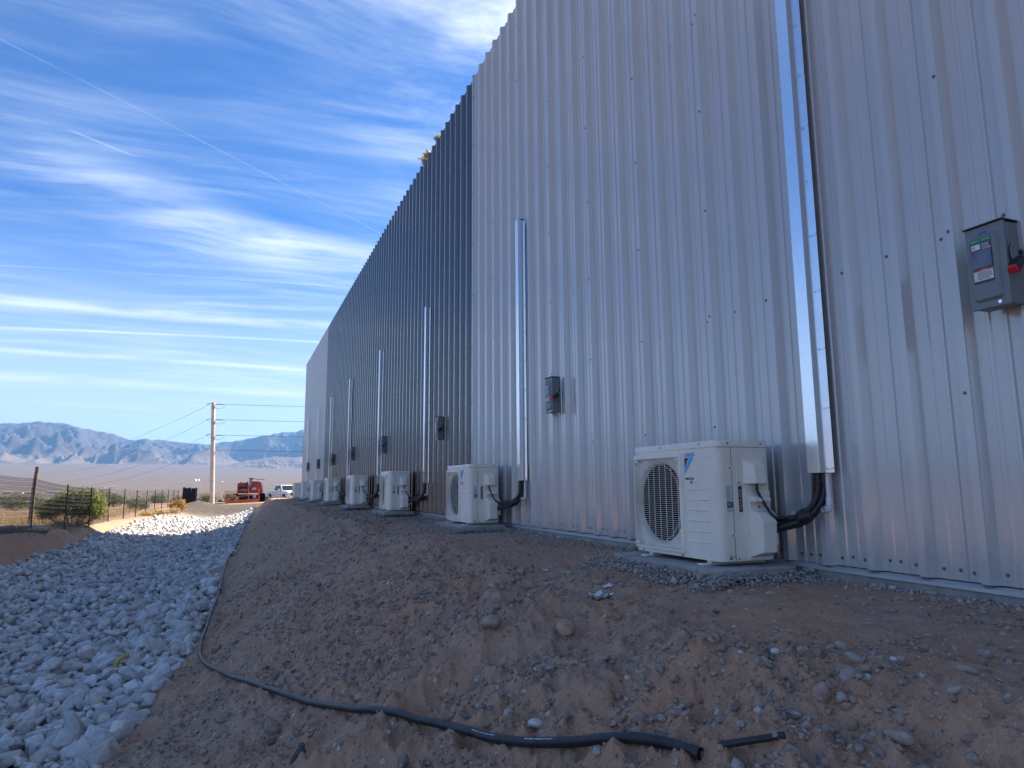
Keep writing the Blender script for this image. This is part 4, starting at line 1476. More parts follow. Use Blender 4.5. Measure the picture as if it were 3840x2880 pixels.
def make_switch():
    root = thing('safety_switch', (0, 0, 0), 'x', 'electrical box')
    # local: x from the wall outwards is negative; y from 0 (near side) to w; z up from bottom
    w_, h_, d_ = 0.168, 0.372, 0.098
    MB().box(-d_ + 0.014, 0.0, 0.004, w_ - 0.004, 0.004, h_ - 0.004).build('enclosure', M['box_grey'], root, 0.003)
    door = MB()
    door.box(-d_, -d_ + 0.0135, 0.0, w_, 0.0, h_)
    do = door.build('door', M['box_grey'], root, 0.003)
    rp = MB()
    pr0 = rrect(0.026, w_ - 0.016, 0.030, h_ - 0.038, 0.018, 5)
    pr1 = rrect(0.034, w_ - 0.024, 0.042, h_ - 0.050, 0.014, 5)
    n = len(pr0)
    rp.add([(-d_ - 0.0005, p[0], p[1]) for p in pr0] + [(-d_ - 0.011, p[0], p[1]) for p in pr1], [(i, (i + 1) % n, n + (i + 1) % n, n + i) for i in range(n)] + [tuple(range(n, 2 * n))])
    rp.build('raised_panel', M['box_grey'], do, 0.0015)
    MB().box(-d_ - 0.012, 0.0, -0.004, w_ + 0.004, h_ + 0.0005, h_ + 0.006).build('drip_lid', M['box_dark'], root, 0.0015)
    MB().cyl((-d_ - 0.002, 0.045, 0.016), (-d_ - 0.004, 0.045, 0.016), 0.008, None, 12).build('latch', M['galv'], do)
    xf = -d_ - 0.0118
    lab = MB()
    # face plate: outline with rounded bottom
    lab.prism(rrect(0.050, 0.140, 0.112, 0.318, 0.006, 3), xf + 0.0004, xf, 'x')
    plate = lab.build('name_plate', M['navy'], root)
    def on(mat, name, y0, y1, z0, z1, lift=0.0005, par=plate, th=None):
        q = MB()
        q.box(xf - lift - (th or 0.0003), xf - lift, y0, y1, z0, z1)
        return q.build(name, mat, par)
    on(M['label_green'], 'green_band', 0.0505, 0.1395, 0.297, 0.3175)
    on(M['label_white'], 'serial_sticker', 0.098, 0.136, 0.266, 0.291)
    on(M['label_white'], 'maker_strip', 0.054, 0.090, 0.262, 0.269)
    on(M['window'], 'viewing_window', 0.052, 0.138, 0.180, 0.259, 0.0005, plate, 0.004)
    on(M['label_red'], 'danger_band', 0.0505, 0.1395, 0.168, 0.178)
    on(M['label_white'], 'danger_text_field', 0.053, 0.137, 0.124, 0.1675)
    on(M['label_navy'], 'blue_tag', 0.072, 0.108, 0.3335, 0.345, -0.0112 + 0.0002, do)
    tx = MB()
    text_into(tx, 'VisiPacT', 0.0085, (xf - 0.0012, 0.137, 0.3035), (0, -1, 0))
    text_into(tx, 'Schneider', 0.0085, (xf - 0.0012, 0.086, 0.3035), (0, -1, 0))
    text_into(tx, 'DANGER', 0.007, (xf - 0.0012, 0.108, 0.1705), (0, -1, 0))
    for k in range(5):
        tx.box(xf - 0.0012, xf - 0.0010, 0.056 + 0.006 * random.random(), 0.092, 0.289 - k * 0.0042, 0.2905 - k * 0.0042)
    tag(tx.build('white_print', M['label_white'], plate), kind='stuff')
    t2 = MB()
    text_into(t2, 'SQUARE D', 0.0065, (xf - 0.0012, 0.0885, 0.2632), (0, -1, 0), bold=0.0002)
    for k in range(7):
        t2.box(xf - 0.0012, xf - 0.0010, 0.056 + 0.012 * random.random(), 0.122, 0.160 - k * 0.0050, 0.1618 - k * 0.0050)
    for k in range(4):
        t2.box(xf - 0.0012, xf - 0.0010, 0.120, 0.133, 0.284 - k * 0.0045, 0.2855 - k * 0.0045)
    tag(t2.build('dark_print', M['ink'], plate), kind='stuff')
    # operating handle on the near side
    hp = MB()
    # fan-shaped plate pivoted towards the wall
    cx, cz = -0.030, 0.222
    out = []
    for i in range(15):
        a = R_(125 + 130 * i / 14)
        rr_ = 0.060
        out.append((cx + 0.008 + rr_ * math.cos(a), cz + rr_ * 1.05 * math.sin(a)))
    out += [(cx + 0.015, cz - 0.030), (cx + 0.018, cz + 0.020)]
    hp.prism(out, -0.012, -0.006, 'y')
    hpo = hp.build('handle_plate', M['box_grey'], root, 0.0015)
    MB().cyl((cx + 0.004, -0.020, cz + 0.004), (cx + 0.004, 0.004, cz + 0.004), 0.011, None, 16).build('pivot', M['lever'], hpo)
    lv = MB()
    a = Vector((cx - 0.012, -0.022, cz - 0.028))
    b = Vector((cx - 0.074, -0.026, cz - 0.080))
    d = (b - a).normalized()
    sN = Vector((-d.z, 0, d.x))
    y2 = Vector((0, 0.018, 0))
    wds = (0.016, 0.018)
    lv.hexa([a - sN * wds[0] - y2, a + sN * wds[0] - y2, a + sN * wds[0] + y2, a - sN * wds[0] + y2,
             b - sN * wds[1] - y2, b + sN * wds[1] - y2, b + sN * wds[1] + y2, b - sN * wds[1] + y2])
    lvo = lv.build('lever', M['lever'], root, 0.004)
    rt = MB()
    c0 = b + d * 0.0005
    c1 = b + d * 0.011
    rt.hexa([c0 - sN * 0.017 - y2, c0 + sN * 0.017 - y2, c0 + sN * 0.017 + y2, c0 - sN * 0.017 + y2,
             c1 - sN * 0.014 - y2 * 0.9, c1 + sN * 0.014 - y2 * 0.9, c1 + sN * 0.014 + y2 * 0.9, c1 - sN * 0.014 + y2 * 0.9])
    e0, e1 = a + d * 0.03, b
    sgn = 1 if sN.z < 0 else -1
    rt.hexa([e0 + sN * 0.0172 * sgn - y2, e0 + sN * 0.021 * sgn - y2, e0 + sN * 0.021 * sgn + y2, e0 + sN * 0.0172 * sgn + y2,
             e1 + sN * 0.0185 * sgn - y2, e1 + sN * 0.023 * sgn - y2, e1 + sN * 0.023 * sgn + y2, e1 + sN * 0.0185 * sgn + y2])
    rt.build('red_tip', M['red'], lvo, 0.001)
    return root


sw0 = make_switch()
for i in range(8):
    s = sw0 if i == 0 else copy_tree(sw0, None, ('name_plate', 'latch') if i > 4 else ())
    s.location = (WALL_X - RIB_H - 0.005, BOX_Y[i] - 0.188, 0.757)
    tag(s, 'grey safety switch box with black lever, ' + ('cut by the right edge, nearest' if i == 0 else ORD[i] + ' along the wall'), 'electrical box', 'safety switches')

def hgt(x, y, detail=True):
    return float(height(np.array([float(x)]), np.array([float(y)]), detail)[0])


# ---------------------------------------------------------------- mountains and foothills
def make_rock_mat():
    m, t, b = new_mat('mountain_rock')
    pos = t.node('ShaderNodeNewGeometry').outputs['Position']
    n = t.noise(pos, 0.0016, 4.0, 0.65, 0.5)
    n2 = t.noise(pos, 0.010, 4.0, 0.7)
    col = t.mix(t.sstep(n, 0.35, 0.65), (0.055, 0.047, 0.045), (0.100, 0.083, 0.070))
    col = t.mix(t.math('MULTIPLY', t.sstep(n2, 0.45, 0.65), 0.45), col, (0.05, 0.045, 0.04))
    sp = t.node('ShaderNodeSeparateXYZ')
    t.l.new(pos, sp.inputs[0])
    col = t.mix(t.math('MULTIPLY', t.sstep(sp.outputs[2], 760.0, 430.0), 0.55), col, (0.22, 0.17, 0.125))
    t.l.new(col, b.inputs['Base Color'])
    b.inputs['Roughness'].default_value = 1.0
    b.inputs['Specular IOR Level'].default_value = 0.1
    return m


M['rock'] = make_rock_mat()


def range_mesh(name, az0, az1, na, r0, rc, r1, nr, prof_az, prof_t, seed, spur, freq):
    az = np.radians(np.linspace(az0, az1, na))
    rr = np.concatenate([np.linspace(r0, rc, nr), np.linspace(rc, r1, nr // 3)[1:]])
    A, R = np.meshgrid(az, rr)
    X, Y = R * np.sin(A), R * np.cos(A)
    crest = np.interp(np.degrees(A), prof_az, prof_t) * rc + 0.0012 * rc * fbm(np.degrees(A) * 3.0, A * 0 + 2.0, 4, seed + 3)
    base = np.interp(R, FAR_R, FAR_Z) - 12
    t = np.clip((R - r0) / (rc - r0), 0, 1)
    back = np.clip((R - rc) / (r1 - rc), 0, 1)
    wx = X + 500 * fbm(X / 2600, Y / 2600, 3, seed + 9)
    wy = Y + 500 * fbm(X / 2600 + 9, Y / 2600, 3, seed + 11)
    rg = ridged(wx / freq, wy / (freq * 1.5), 6, seed, 0.58)
    lobes = fbm(wx / (freq * 1.5), wy / (freq * 4), 3, seed + 20)
    e = 0.62 + 0.38 * ss(t, 0.5, 1.0)
    shape = t ** (1.25 - 0.35 * lobes * (1 - t)) * e / (0.62 + 0.38)
    env = (t * (1 - t) * 4) ** 0.6
    h = base + (crest - base) * np.clip(shape, 0, 1) + spur * (rg - 0.38) * env * (crest - base)
    h = np.minimum(h, base + (crest - base) * (0.34 + 0.70 * t))
    h = np.where(R > rc, base + (crest - base) * (1 - back), h)
    h = np.where(t <= 0, base - 40, h)
    V = np.stack([X, Y, h], -1).reshape(-1, 3)
    nn = len(rr)
    i = np.arange(nn - 1)[:, None] * na + np.arange(na - 1)[None, :]
    q = np.stack([i, i + na, i + na + 1, i + 1], -1).reshape(-1, 4)
    o = np_obj(name, V, q, M['rock'], None, True)
    tag(o, kind='structure')
    return o


SIL = [(-60, 0.060), (-40, 0.068), (-25, 0.064), (-19, 0.072), (-15.08, 0.0774), (-14.2, 0.0772), (-12.93, 0.0805), (-11.4, 0.0791), (-10.43, 0.0729), (-8.46, 0.0691), (-7.61, 0.0628), (-6.87, 0.0611), (-5.55, 0.0630), (-4.67, 0.0606), (-3.29, 0.0594), (-1.97, 0.0580), (-0.86, 0.0609), (0.17, 0.0626), (1.63, 0.0697), (3.25, 0.0757), (5.0, 0.0781), (8.24, 0.0816), (12.6, 0.0707), (25, 0.065), (40, 0.07), (60, 0.062)]
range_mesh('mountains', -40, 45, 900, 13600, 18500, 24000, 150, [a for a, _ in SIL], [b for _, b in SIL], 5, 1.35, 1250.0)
HIL = [(-1.6, 0.0285), (-0.89, 0.0300), (0.25, 0.0345), (1.4, 0.0386), (2.97, 0.0425), (4.18, 0.0411), (5.09, 0.0431), (7.25, 0.0455), (10.4, 0.034), (14, 0.028)]
range_mesh('hills', -1.6, 14, 260, 11300, 12700, 13800, 60, [a for a, _ in HIL], [b for _, b in HIL], 15, 0.6, 420.0)

# ---------------------------------------------------------------- hose along the toe of the slope
M['poly'] = pmat('black_poly_pipe', (0.018, 0.020, 0.024), 0.5, 0, 0.15, 12.0, 0.15, 40.0, dust=((0.16, 0.12, 0.10), 0.15))


def ground_path(xy, lift, n):
    pts = smooth_path([(a, b, 0) for a, b in xy], n)
    zz = height(np.array([p.x for p in pts]), np.array([p.y for p in pts]))
    k = np.hanning(27)[1:-1]
    k = k / k.sum()
    zp = np.convolve(np.pad(zz, 12, mode='edge'), k, mode='valid') + 0.008
    zp = np.maximum(zp, zz - 0.004)
    zp = np.convolve(np.pad(zp, 4, mode='edge'), np.ones(9) / 9, mode='valid')
    return [Vector((p.x, p.y, z + lift)) for p, z in zip(pts, zp)]


hp_ = ground_path(hose_xy, 0.016, 250)
for p_ in hp_:
    p_.z += 0.05 * min(1.0, max(0.0, (p_.y - 8.0) / 2.0))
hose = thing('water_hose', tuple(hp_[0]), 'long black poly hose lying along the dirt slope beside the stones', 'hose')
HB = Vector(hp_[0])
MB().tube([p - HB for p in hp_], 0.0175, 14, False).build('pipe', M['poly'], hose, 0, 2, True, 1.2)
hm = MB()
d0 = (hp_[0] - hp_[2]).normalized()
hm.tube([Vector((0, 0, 0)) - d0 * 0.03, Vector((0, 0, 0)) + d0 * 0.002], 0.0140, 14, False)
hm.build('open_end', M['lever'], hose, 0, 2, True)
cp = MB()
for idx in (196, 197, 171):
    a = hp_[idx] - HB
    d = (hp_[idx + 1] - hp_[idx - 1]).normalized()
    cp.cyl(a - d * 0.05, a + d * 0.05, 0.028, None, 12)
cp.build('coupling', M['poly'], hose, 0.003)
pr = MB()
for k in range(46):
    j = 31 + k * 0.21 if k < 26 else 42 + (k - 26) * 0.2
    a = hp_[int(j)].lerp(hp_[int(j) + 1], j - int(j)) - HB
    d = (hp_[int(j) + 1] - hp_[int(j) - 1]).normalized()
    s_ = d.cross(Vector((0, 0, 1))).normalized()
    if s_.y > 0:
        s_ = -s_
    nrm = (s_ * 0.55 + Vector((0, 0, 0.83))).normalized()
    u_ = nrm.cross(d).normalized()
    o_ = a + nrm * 0.0178
    L_ = random.uniform(0.002, 0.006)
    pr.add([o_ - u_ * 0.0022, o_ + d * L_ - u_ * 0.0022, o_ + d * L_ + u_ * 0.0022, o_ + u_ * 0.0022], [(0, 1, 2, 3)])
pr.build('printed_marking', M['label_grey'], hose)
za_, zb_ = hgt(1.325, 1.71), hgt(1.43, 1.57)
hp2 = [Vector((1.325 + 0.105 * u, 1.71 - 0.14 * u, za_ + (zb_ - za_) * u - 0.003)) for u in (0.0, 0.25, 0.5, 0.75, 1.0)]
MB().tube(hp2, 0.0100, 10).build('buried_pipe', M['poly'], None, 0, 2, True)
tag(bpy.data.objects['buried_pipe'], 'short dark pipe end half buried past the cut hose end', 'pipe')

# ---------------------------------------------------------------- crushed gravel spread round the slabs
def pad_gravel():
    g = np.random.default_rng(21)
    Ps, Ss = [], []
    for i, (ay, az_) in enumerate(zip(AC_Y, AC_Z)):
        n = (2600, 1100, 500, 300, 160, 120, 80, 60)[i]
        t = g.uniform(0, 1, n)
        side = g.uniform(0, 1, n)
        off = np.abs(g.normal(0, 0.085, n))
        x = np.where(side < 0.62, 2.60 - 0.13 - off, 2.45 + t * 0.72)
        y = np.where(side < 0.62, ay - 0.25 + t * 1.5, np.where(side < 0.82, ay - 0.12 - off, ay + 1.02 + off * 1.5))
        s = 0.0085 * np.exp(g.normal(0, 0.38, n)) * (1 if i < 3 else 1.5)
        h = height(x, y)
        top = az_ - 0.030
        z = h + np.clip(top - h, 0, 0.09) * np.exp(-off / 0.10) * g.uniform(0.2, 1.0, n) + s * 0.2
        Ps.append(np.stack([x, y, z], -1))
        Ss.append(s)
    # a thin line of gravel along the slab edge
    n = 2600
    y = 1.2 + 18 * g.uniform(0, 1, n) ** 1.6
    x = 3.13 - np.abs(g.normal(0, 0.10, n))
    s = 0.009 * np.exp(g.normal(0, 0.4, n))
    Ps.append(np.stack([x, y, height(x, y) + s * 0.3], -1))
    Ss.append(s)
    v, f, t_ = scatter(np.vstack(Ps), np.concatenate(Ss), g, 1, 10, ASP, 0.6, 1300)
    o = np_obj('crushed_gravel', v, f, M['padgravel'], None, False, {'tint': t_})
    tag(o, 'grey crushed gravel banked round the condenser slabs', 'gravel', None, 'stuff')


pad_gravel()

# ---------------------------------------------------------------- litter and odd stones
M['paper'] = pmat('white_scrap', (0.66, 0.68, 0.72), 0.6, 0, 0.08, 20.0)
M['rag'] = pmat('dark_rag', (0.05, 0.055, 0.06), 0.8, 0, 0.3, 30.0, 0.5, 60.0)
M['leaf'] = pmat('dry_leaf', (0.38, 0.28, 0.13), 0.8)
M['foam'] = pmat('yellow_foam', (0.50, 0.37, 0.10), 0.8)


def scrap(name, x, y, w_, l_, mat, label, cat, seed, curl=0.02, rz=0.0, par=None):
    g = np.random.default_rng(seed)
    n = 7
    mb = MB()
    vs = []
    for i in range(n):
        for j in range(n):
            u, v = i / (n - 1) - 0.5, j / (n - 1) - 0.5
            k = 1 - 0.35 * abs(g.normal(0, 0.5)) if i in (0, n - 1) or j in (0, n - 1) else 1
            vs.append((u * w_ * k, v * l_ * k, 0.006 + curl * (abs(u) + v * v * 2) + g.normal(0, curl * 0.18)))
    # lies on the ground: follow the soil under each corner
    cr, sr = math.cos(rz), math.sin(rz)
    z0 = hgt(x, y)
    vs = [(a_, b_, c_ + max(-0.05, min(0.05, hgt(x + a_ * cr - b_ * sr, y + a_ * sr + b_ * cr) - z0))) for a_, b_, c_ in vs]
    fs = [(i * n + j, (i + 1) * n + j, (i + 1) * n + j + 1, i * n + j + 1) for i in range(n - 1) for j in range(n - 1)]
    mb.add(vs, fs)
    # thin but real thickness
    mb.add([(a, b, c - 0.0015) for a, b, c in vs], [f[::-1] for f in fs])
    o = mb.build(name, mat, None, 0, 2, True)
    o.location = (x, y, hgt(x, y))
    o.rotation_euler = (0, 0, rz)
    tag(o, label, cat)


scrap('plastic_scrap', 1.86, 3.36, 0.12, 0.10, M['paper'], 'crumpled clear plastic scrap on the bare dirt crest', 'litter', 1, 0.03, 0.5)
scrap('paper_disc', 2.04, 3.60, 0.055, 0.05, M['paper'], 'small round white scrap on the dirt before the near condenser', 'litter', 2, 0.01)
scrap('paper_slip', 2.03, 4.45, 0.05, 0.02, M['paper'], 'thin white paper slip on the dirt pad', 'litter', 3, 0.01)
scrap('dry_leaf', -0.10, 7.95, 0.10, 0.07, M['leaf'], 'curled dry leaf on the slope near the hose bend', 'leaf', 4, 0.05)
scrap('dark_rag', 0.33, 3.50, 0.07, 0.11, M['rag'], 'dark rag crumpled in the dirt at the bottom edge', 'rag', 5, 0.006)
scrap('white_wrapper', 2.85, 3.10, 0.025, 0.10, M['paper'], 'white wrapper strip on the dirt beside the concrete footing', 'litter', 6, 0.01, 1.1)
fm = MB()
fm.tube(smooth_path([(0, 0, 0.0), (0.02, 0.02, 0.07), (0.07, 0.05, 0.10), (0.11, 0.08, 0.11)], 14), 0.024, 8)
fo = fm.build('foam_piece', M['foam'], None, 0, 2, True, 0.9)
fo.location = (-1.12, 8.85, -1.93)
tag(fo, 'bent piece of yellow foam lying among the riprap stones', 'foam')
# a few single stones that stand out
g7 = np.random.default_rng(77)
for (x, y, s, col, lab_) in ((1.00, 1.86, 0.07, (0.32, 0.21, 0.15), 'large reddish boulder under the hose at the bottom edge'),
                             (1.25, 3.43, 0.062, (0.34, 0.26, 0.20), 'rounded brown stone half buried on the slope'),
                             (1.53, 3.12, 0.055, (0.40, 0.24, 0.16), 'orange brown stone on the crest of the slope'),
                             (1.10, 2.52, 0.036, (0.6, 0.58, 0.55), 'pale grey stone just above the hose'),
                             (1.74, 1.93, 0.017, (0.58, 0.57, 0.54), 'small white stone on the near dirt'),
                             (1.94, 1.64, 0.016, (0.60, 0.58, 0.54), 'small white stone near the lower right'),
                             (2.88, 3.12, 0.030, (0.58, 0.52, 0.46), 'smooth tan stone beside the white wrapper')):
    m_ = pmat('single_stone', col, 0.9, 0, 0.15, 14.0, 0.4, 40.0)
    v, f = rock_verts(4, int(x * 1000), planes=16, sharp=10.0, lo=0.7)
    o = np_obj('boulder' if s > 0.05 else 'loose_stone', v * np.array([1.15, 0.85, 0.62]) * s, f, m_, None, True)
    o.location = (x, y, hgt(x, y) + s * 0.22)
    o.rotation_euler = (0.1, 0.15, x * 7)
    tag(o, lab_, 'stone')

# ---------------------------------------------------------------- fence
M['post'] = pmat('dark_steel_post', (0.018, 0.022, 0.020), 0.55, 0.3)
M['wire'] = pmat('dark_wire', (0.035, 0.035, 0.037), 0.5, 0.6)
M['wood'] = pmat('weathered_wood', (0.19, 0.13, 0.09), 0.9, 0, 0.2, 5.0, 0.5, 30.0)
M['screen'] = pmat('black_screen_cloth', (0.014, 0.017, 0.024), 0.75, 0, 0.25, 3.0, 0.3, 8.0)


def fence_x(y):
    return -5.6 + 0.022 * (y - 28.0)


def fence_top(y):
    return float(np.interp(y, [16, 24.9, 28.9, 33, 38, 42, 50, 72], [0.50, 0.33, 0.12, 0.04, -0.02, -0.09, -0.13, -0.13]))


fence = thing('wire_fence', (fence_x(29.0), 29.0, -1.35), 'wire mesh fence on dark steel posts along the ditch bank', 'fence')
FO = Vector((fence_x(29.0), 29.0, -1.35))
ys = [16.9 + 4.0 * k for k in range(14)]
for k, y in enumerate(ys):
    x = fence_x(y)
    zb = hgt(x, y, False)
    ztop = fence_top(y) + (0.03 if k % 3 else 0.05)
    lean = R_(random.uniform(-1.2, 1.2))
    mb = MB()
    mb.box(-0.022, 0.022, -0.003, 0.003, -0.1, ztop - zb)
    mb.box(-0.003, 0.003, 0.003, 0.028, -0.1, ztop - zb)
    for q in range(12):
        mb.box(-0.006, 0.006, -0.008, -0.003, 0.2 + q * 0.1, 0.225 + q * 0.1)
    o = mb.build('post', M['post'], fence)
    o.location = Vector((x, y, zb)) - FO
    o.rotation_euler = (0, lean, random.uniform(-0.3, 0.3))
wm = MB()
for a, b in zip(ys[:-1], ys[1:]):
    xa, xb = fence_x(a), fence_x(b)
    za, zb = hgt(xa, a, False), hgt(xb, b, False)
    ta, tb = fence_top(a), fence_top(b)
    near = a < 36
    rows = 22 if near else 16
    segs = 4
    for r_ in range(rows + 1):
        fr_ = r_ / rows
        pts = []
        for q in range(segs + 1):
            u = q / segs
            z0 = za + (zb - za) * u + 0.03
            z1 = ta + (tb - ta) * u - 0.03 * math.sin(u * math.pi)
            pts.append(Vector((xa + (xb - xa) * u + 0.015 * math.sin(5 * u + r_), a + (b - a) * u, z0 + (z1 - z0) * fr_)) - FO)
        wm.tube(pts, 0.004 if r_ < rows else 0.005, 3, False)
    nv = int(4.0 / (0.075 if near else 0.15))
    for q in range(nv):
        u = q / nv
        z0 = za + (zb - za) * u + 0.03
        z1 = ta + (tb - ta) * u - 0.03 * math.sin(u * math.pi)
        y_ = a + (b - a) * u
        if near:
            # knotted mesh: the stays zigzag between the line wires
            wm.tube([Vector((xa + (xb - xa) * u, y_ + (0.018 if r_ % 2 else -0.018), z0 + (z1 - z0) * r_ / rows)) - FO for r_ in range(rows + 1)], 0.004, 3, False)
        else:
            wm.tube([Vector((xa + (xb - xa) * u, y_, z0)) - FO, Vector((xa + (xb - xa) * u, y_, z1)) - FO], 0.0014, 3, False)
tag(wm.build('wire_mesh', M['wire'], fence), kind='stuff')

wp = MB()
wp.tube([(-7.79, 34.0, hgt(-7.79, 34) - 0.2), (-7.76, 34.0, 0.0), (-7.70, 34.0, 0.93)], 0.075, 10)
wo_ = wp.build('wooden_post', M['wood'], None, 0, 2, True, 0.9)
tag(wo_, 'tall weathered wooden post standing behind the wire fence', 'post')

scn = thing('screened_gate', (-3.4, 62.0, hgt(-3.4, 62.0)), 'black cloth screened fence panel at the far end of the wire fence', 'gate')
zg = hgt(-3.4, 62.0)
mb = MB()
n = 24
vs = []
for i in range(n + 1):
    u = i / n
    x = -0.55 + 1.05 * u
    yv = 0.05 * math.sin(u * 19) + 0.03 * math.sin(u * 41)
    vs += [(x, yv, 0.0), (x, yv + 0.03 * math.sin(u * 9), 0.7), (x, yv, 1.52 - 0.07 * u + 0.03 * math.sin(u * 15))]
mb.add(vs, [(i * 3 + j, (i + 1) * 3 + j, (i + 1) * 3 + j + 1, i * 3 + j + 1) for i in range(n) for j in range(2)])
mb.build('cloth', M['screen'], scn, 0, 2, True)
for x in (-0.50, -0.12, 0.22, 0.50):
    MB().cyl((x, -0.06, -0.1), (x + 0.01, -0.06, 1.50), 0.028, None, 8).build('pole', M['post'], scn)
MB().cyl((0.50, -0.05, 1.05), (1.15, -0.2, 0.05), 0.022, None, 8).build('brace', M['post'], scn)
MB().cyl((0.50, -0.05, 0.45), (0.85, -0.2, 0.02), 0.022, None, 8).build('brace', M['post'], scn)

# ---------------------------------------------------------------- straw wattle on the near left bank
M['straw'] = pmat('straw_net', (0.30, 0.25, 0.19), 0.95, 0, 0.3, 18.0, 0.9, 30.0)
M['gold'] = pmat('dry_straw', (0.50, 0.36, 0.16), 0.9, 0, 0.25, 6.0)
wpts = ground_path([(-6.05, 17.5), (-6.0, 20.0), (-5.95, 22.0), (-5.82, 23.6)], 0.07, 30)
mbw = MB()
mbw.tube(wpts, 0.125, 12, True, lambda k: (0.6 if k in (0,) else 1.0) * (1 + 0.05 * math.sin(k * 2.2)))
wat = mbw.build('straw_wattle', M['straw'], None, 0, 2, True, 0.9)
tag(wat, 'brown straw erosion roll on the left bank at the left edge', 'straw roll')
wpts2 = ground_path([(-5.84, 23.9), (-5.74, 25.2), (-5.64, 26.6)], 0.06, 20)
mbw = MB()
mbw.tube(wpts2, 0.115, 12, True, lambda k: (0.7 if k in (0, 19) else 1.0) * (1 + 0.06 * math.sin(k * 2.6)))
wat2 = mbw.build('straw_wattle', M['straw'], None, 0, 2, True, 0.9)
tag(wat2, 'second straw erosion roll ending below the leftmost fence posts', 'straw roll')

# ---------------------------------------------------------------- plants
def leaf_cloud(n, g, lobes, size, aspect=0.4, droop=0.0):
    """small leaf quads spread through overlapping lobes (cx, cy, cz, rx, ry, rz)"""
    w_ = np.array([l[3] * l[4] * l[5] for l in lobes])
    which = g.choice(len(lobes), n, p=w_ / w_.sum())
    L = np.array(lobes)[which]
    d = g.normal(size=(n, 3))
    d /= np.linalg.norm(d, axis=1)[:, None]
    rad = g.uniform(0.0, 1.0, n) ** 0.45
    # twiggy sprigs: clump positions
    p = L[:, :3] + d * rad[:, None] * L[:, 3:6] * (1 + 0.28 * np.sin(d[:, :1] * 9 + L[:, :1] * 5) * np.sin(d[:, 1:2] * 8))
    a = g.normal(size=(n, 3)) + np.array([0, 0, 0.7 - droop])
    a /= np.linalg.norm(a, axis=1)[:, None]
    b = np.cross(a, g.normal(size=(n, 3)))
    b /= np.linalg.norm(b, axis=1)[:, None]
    s = size * g.uniform(0.6, 1.4, n)[:, None]
    V = np.stack([p - b * s * aspect * 0.5, p + a * s * 0.5 - b * s * aspect * 0.1, p + a * s, p + a * s * 0.5 + b * s * aspect], 1).reshape(-1, 3)
    F = np.arange(4 * n).reshape(-1, 4)
    t = np.repeat(np.stack([g.uniform(0, 1, n), g.uniform(0, 1, n), rad, np.ones(n)], -1), 4, 0)
    return V, F, t


def make_leaf_mat(name, c1, c2, c3):
    m, t, b = new_mat(name)
    at = t.node('ShaderNodeAttribute', attribute_name='tint')
    sp = t.node('ShaderNodeSeparateColor')
    t.l.new(at.outputs['Color'], sp.inputs[0])
    col = t.mix(sp.outputs[0], c1, c2)
    col = t.mix(t.sstep(sp.outputs[1], 0.75, 1.0), col, c3)
    n = t.noise(t.node('ShaderNodeNewGeometry').outputs['Position'], 3.0, 2.0)
    col = t.mix(t.math('MULTIPLY', t.sstep(n, 0.4, 0.7), 0.4), col, c1)
    t.l.new(col, b.inputs['Base Color'])
    b.inputs['Roughness'].default_value = 0.7
    tr = t.node('ShaderNodeBsdfTranslucent')
    t.l.new(col, tr.inputs[0])
    mx = t.node('ShaderNodeMixShader')
    mx.inputs[0].default_value = 0.3
    out = m.node_tree.nodes['Material Output']
    t.l.new(b.outputs[0], mx.inputs[1])
    t.l.new(tr.outputs[0], mx.inputs[2])
    t.l.new(mx.outputs[0], out.inputs[0])
    return m


M['shrub'] = make_leaf_mat('shrub_leaf', (0.16, 0.18, 0.05), (0.32, 0.33, 0.10), (0.55, 0.52, 0.24))
M['scrub'] = make_leaf_mat('scrub_leaf', (0.09, 0.10, 0.055), (0.17, 0.175, 0.10), (0.28, 0.25, 0.16))
M['twig'] = pmat('twig', (0.20, 0.15, 0.10), 0.9, 0, 0.25, 20.0)
M['tumble'] = make_leaf_mat('tumbleweed_twig', (0.40, 0.22, 0.07), (0.58, 0.36, 0.13), (0.66, 0.46, 0.22))
M['grass'] = make_leaf_mat('dry_grass', (0.34, 0.22, 0.10), (0.52, 0.37, 0.18), (0.26, 0.25, 0.11))


def shrub(name, loc, lobes, nleaf, size, mat, label, cat, seed, stems=40, group=None, stem_r=0.010):
    g = np.random.default_rng(seed)
    root = thing(name, loc, label, cat, group)
    V, F, t = leaf_cloud(nleaf, g, lobes, size)
    np_obj('foliage', V, F, mat, root, False, {'tint': t})
    st = MB()
    for k in range(stems):
        l = lobes[int(g.integers(len(lobes)))]
        a = Vector((l[0] * 0.35 + g.normal(0, 0.10), l[1] * 0.35 + g.normal(0, 0.10), -0.05))
        e = Vector((l[0] + g.normal(0, l[3] * 0.5), l[1] + g.normal(0, l[4] * 0.5), l[2] + g.normal(0, l[5] * 0.4)))
        mid = a.lerp(e, 0.5) + Vector((g.normal(0, 0.06), g.normal(0, 0.06), -0.03))
        st.tube(smooth_path([a, mid, e], 6), stem_r * g.uniform(0.5, 1.2), 4, False, lambda q: 1 - q * 0.1)
    st.build('stems', M['twig'], root)
    return root


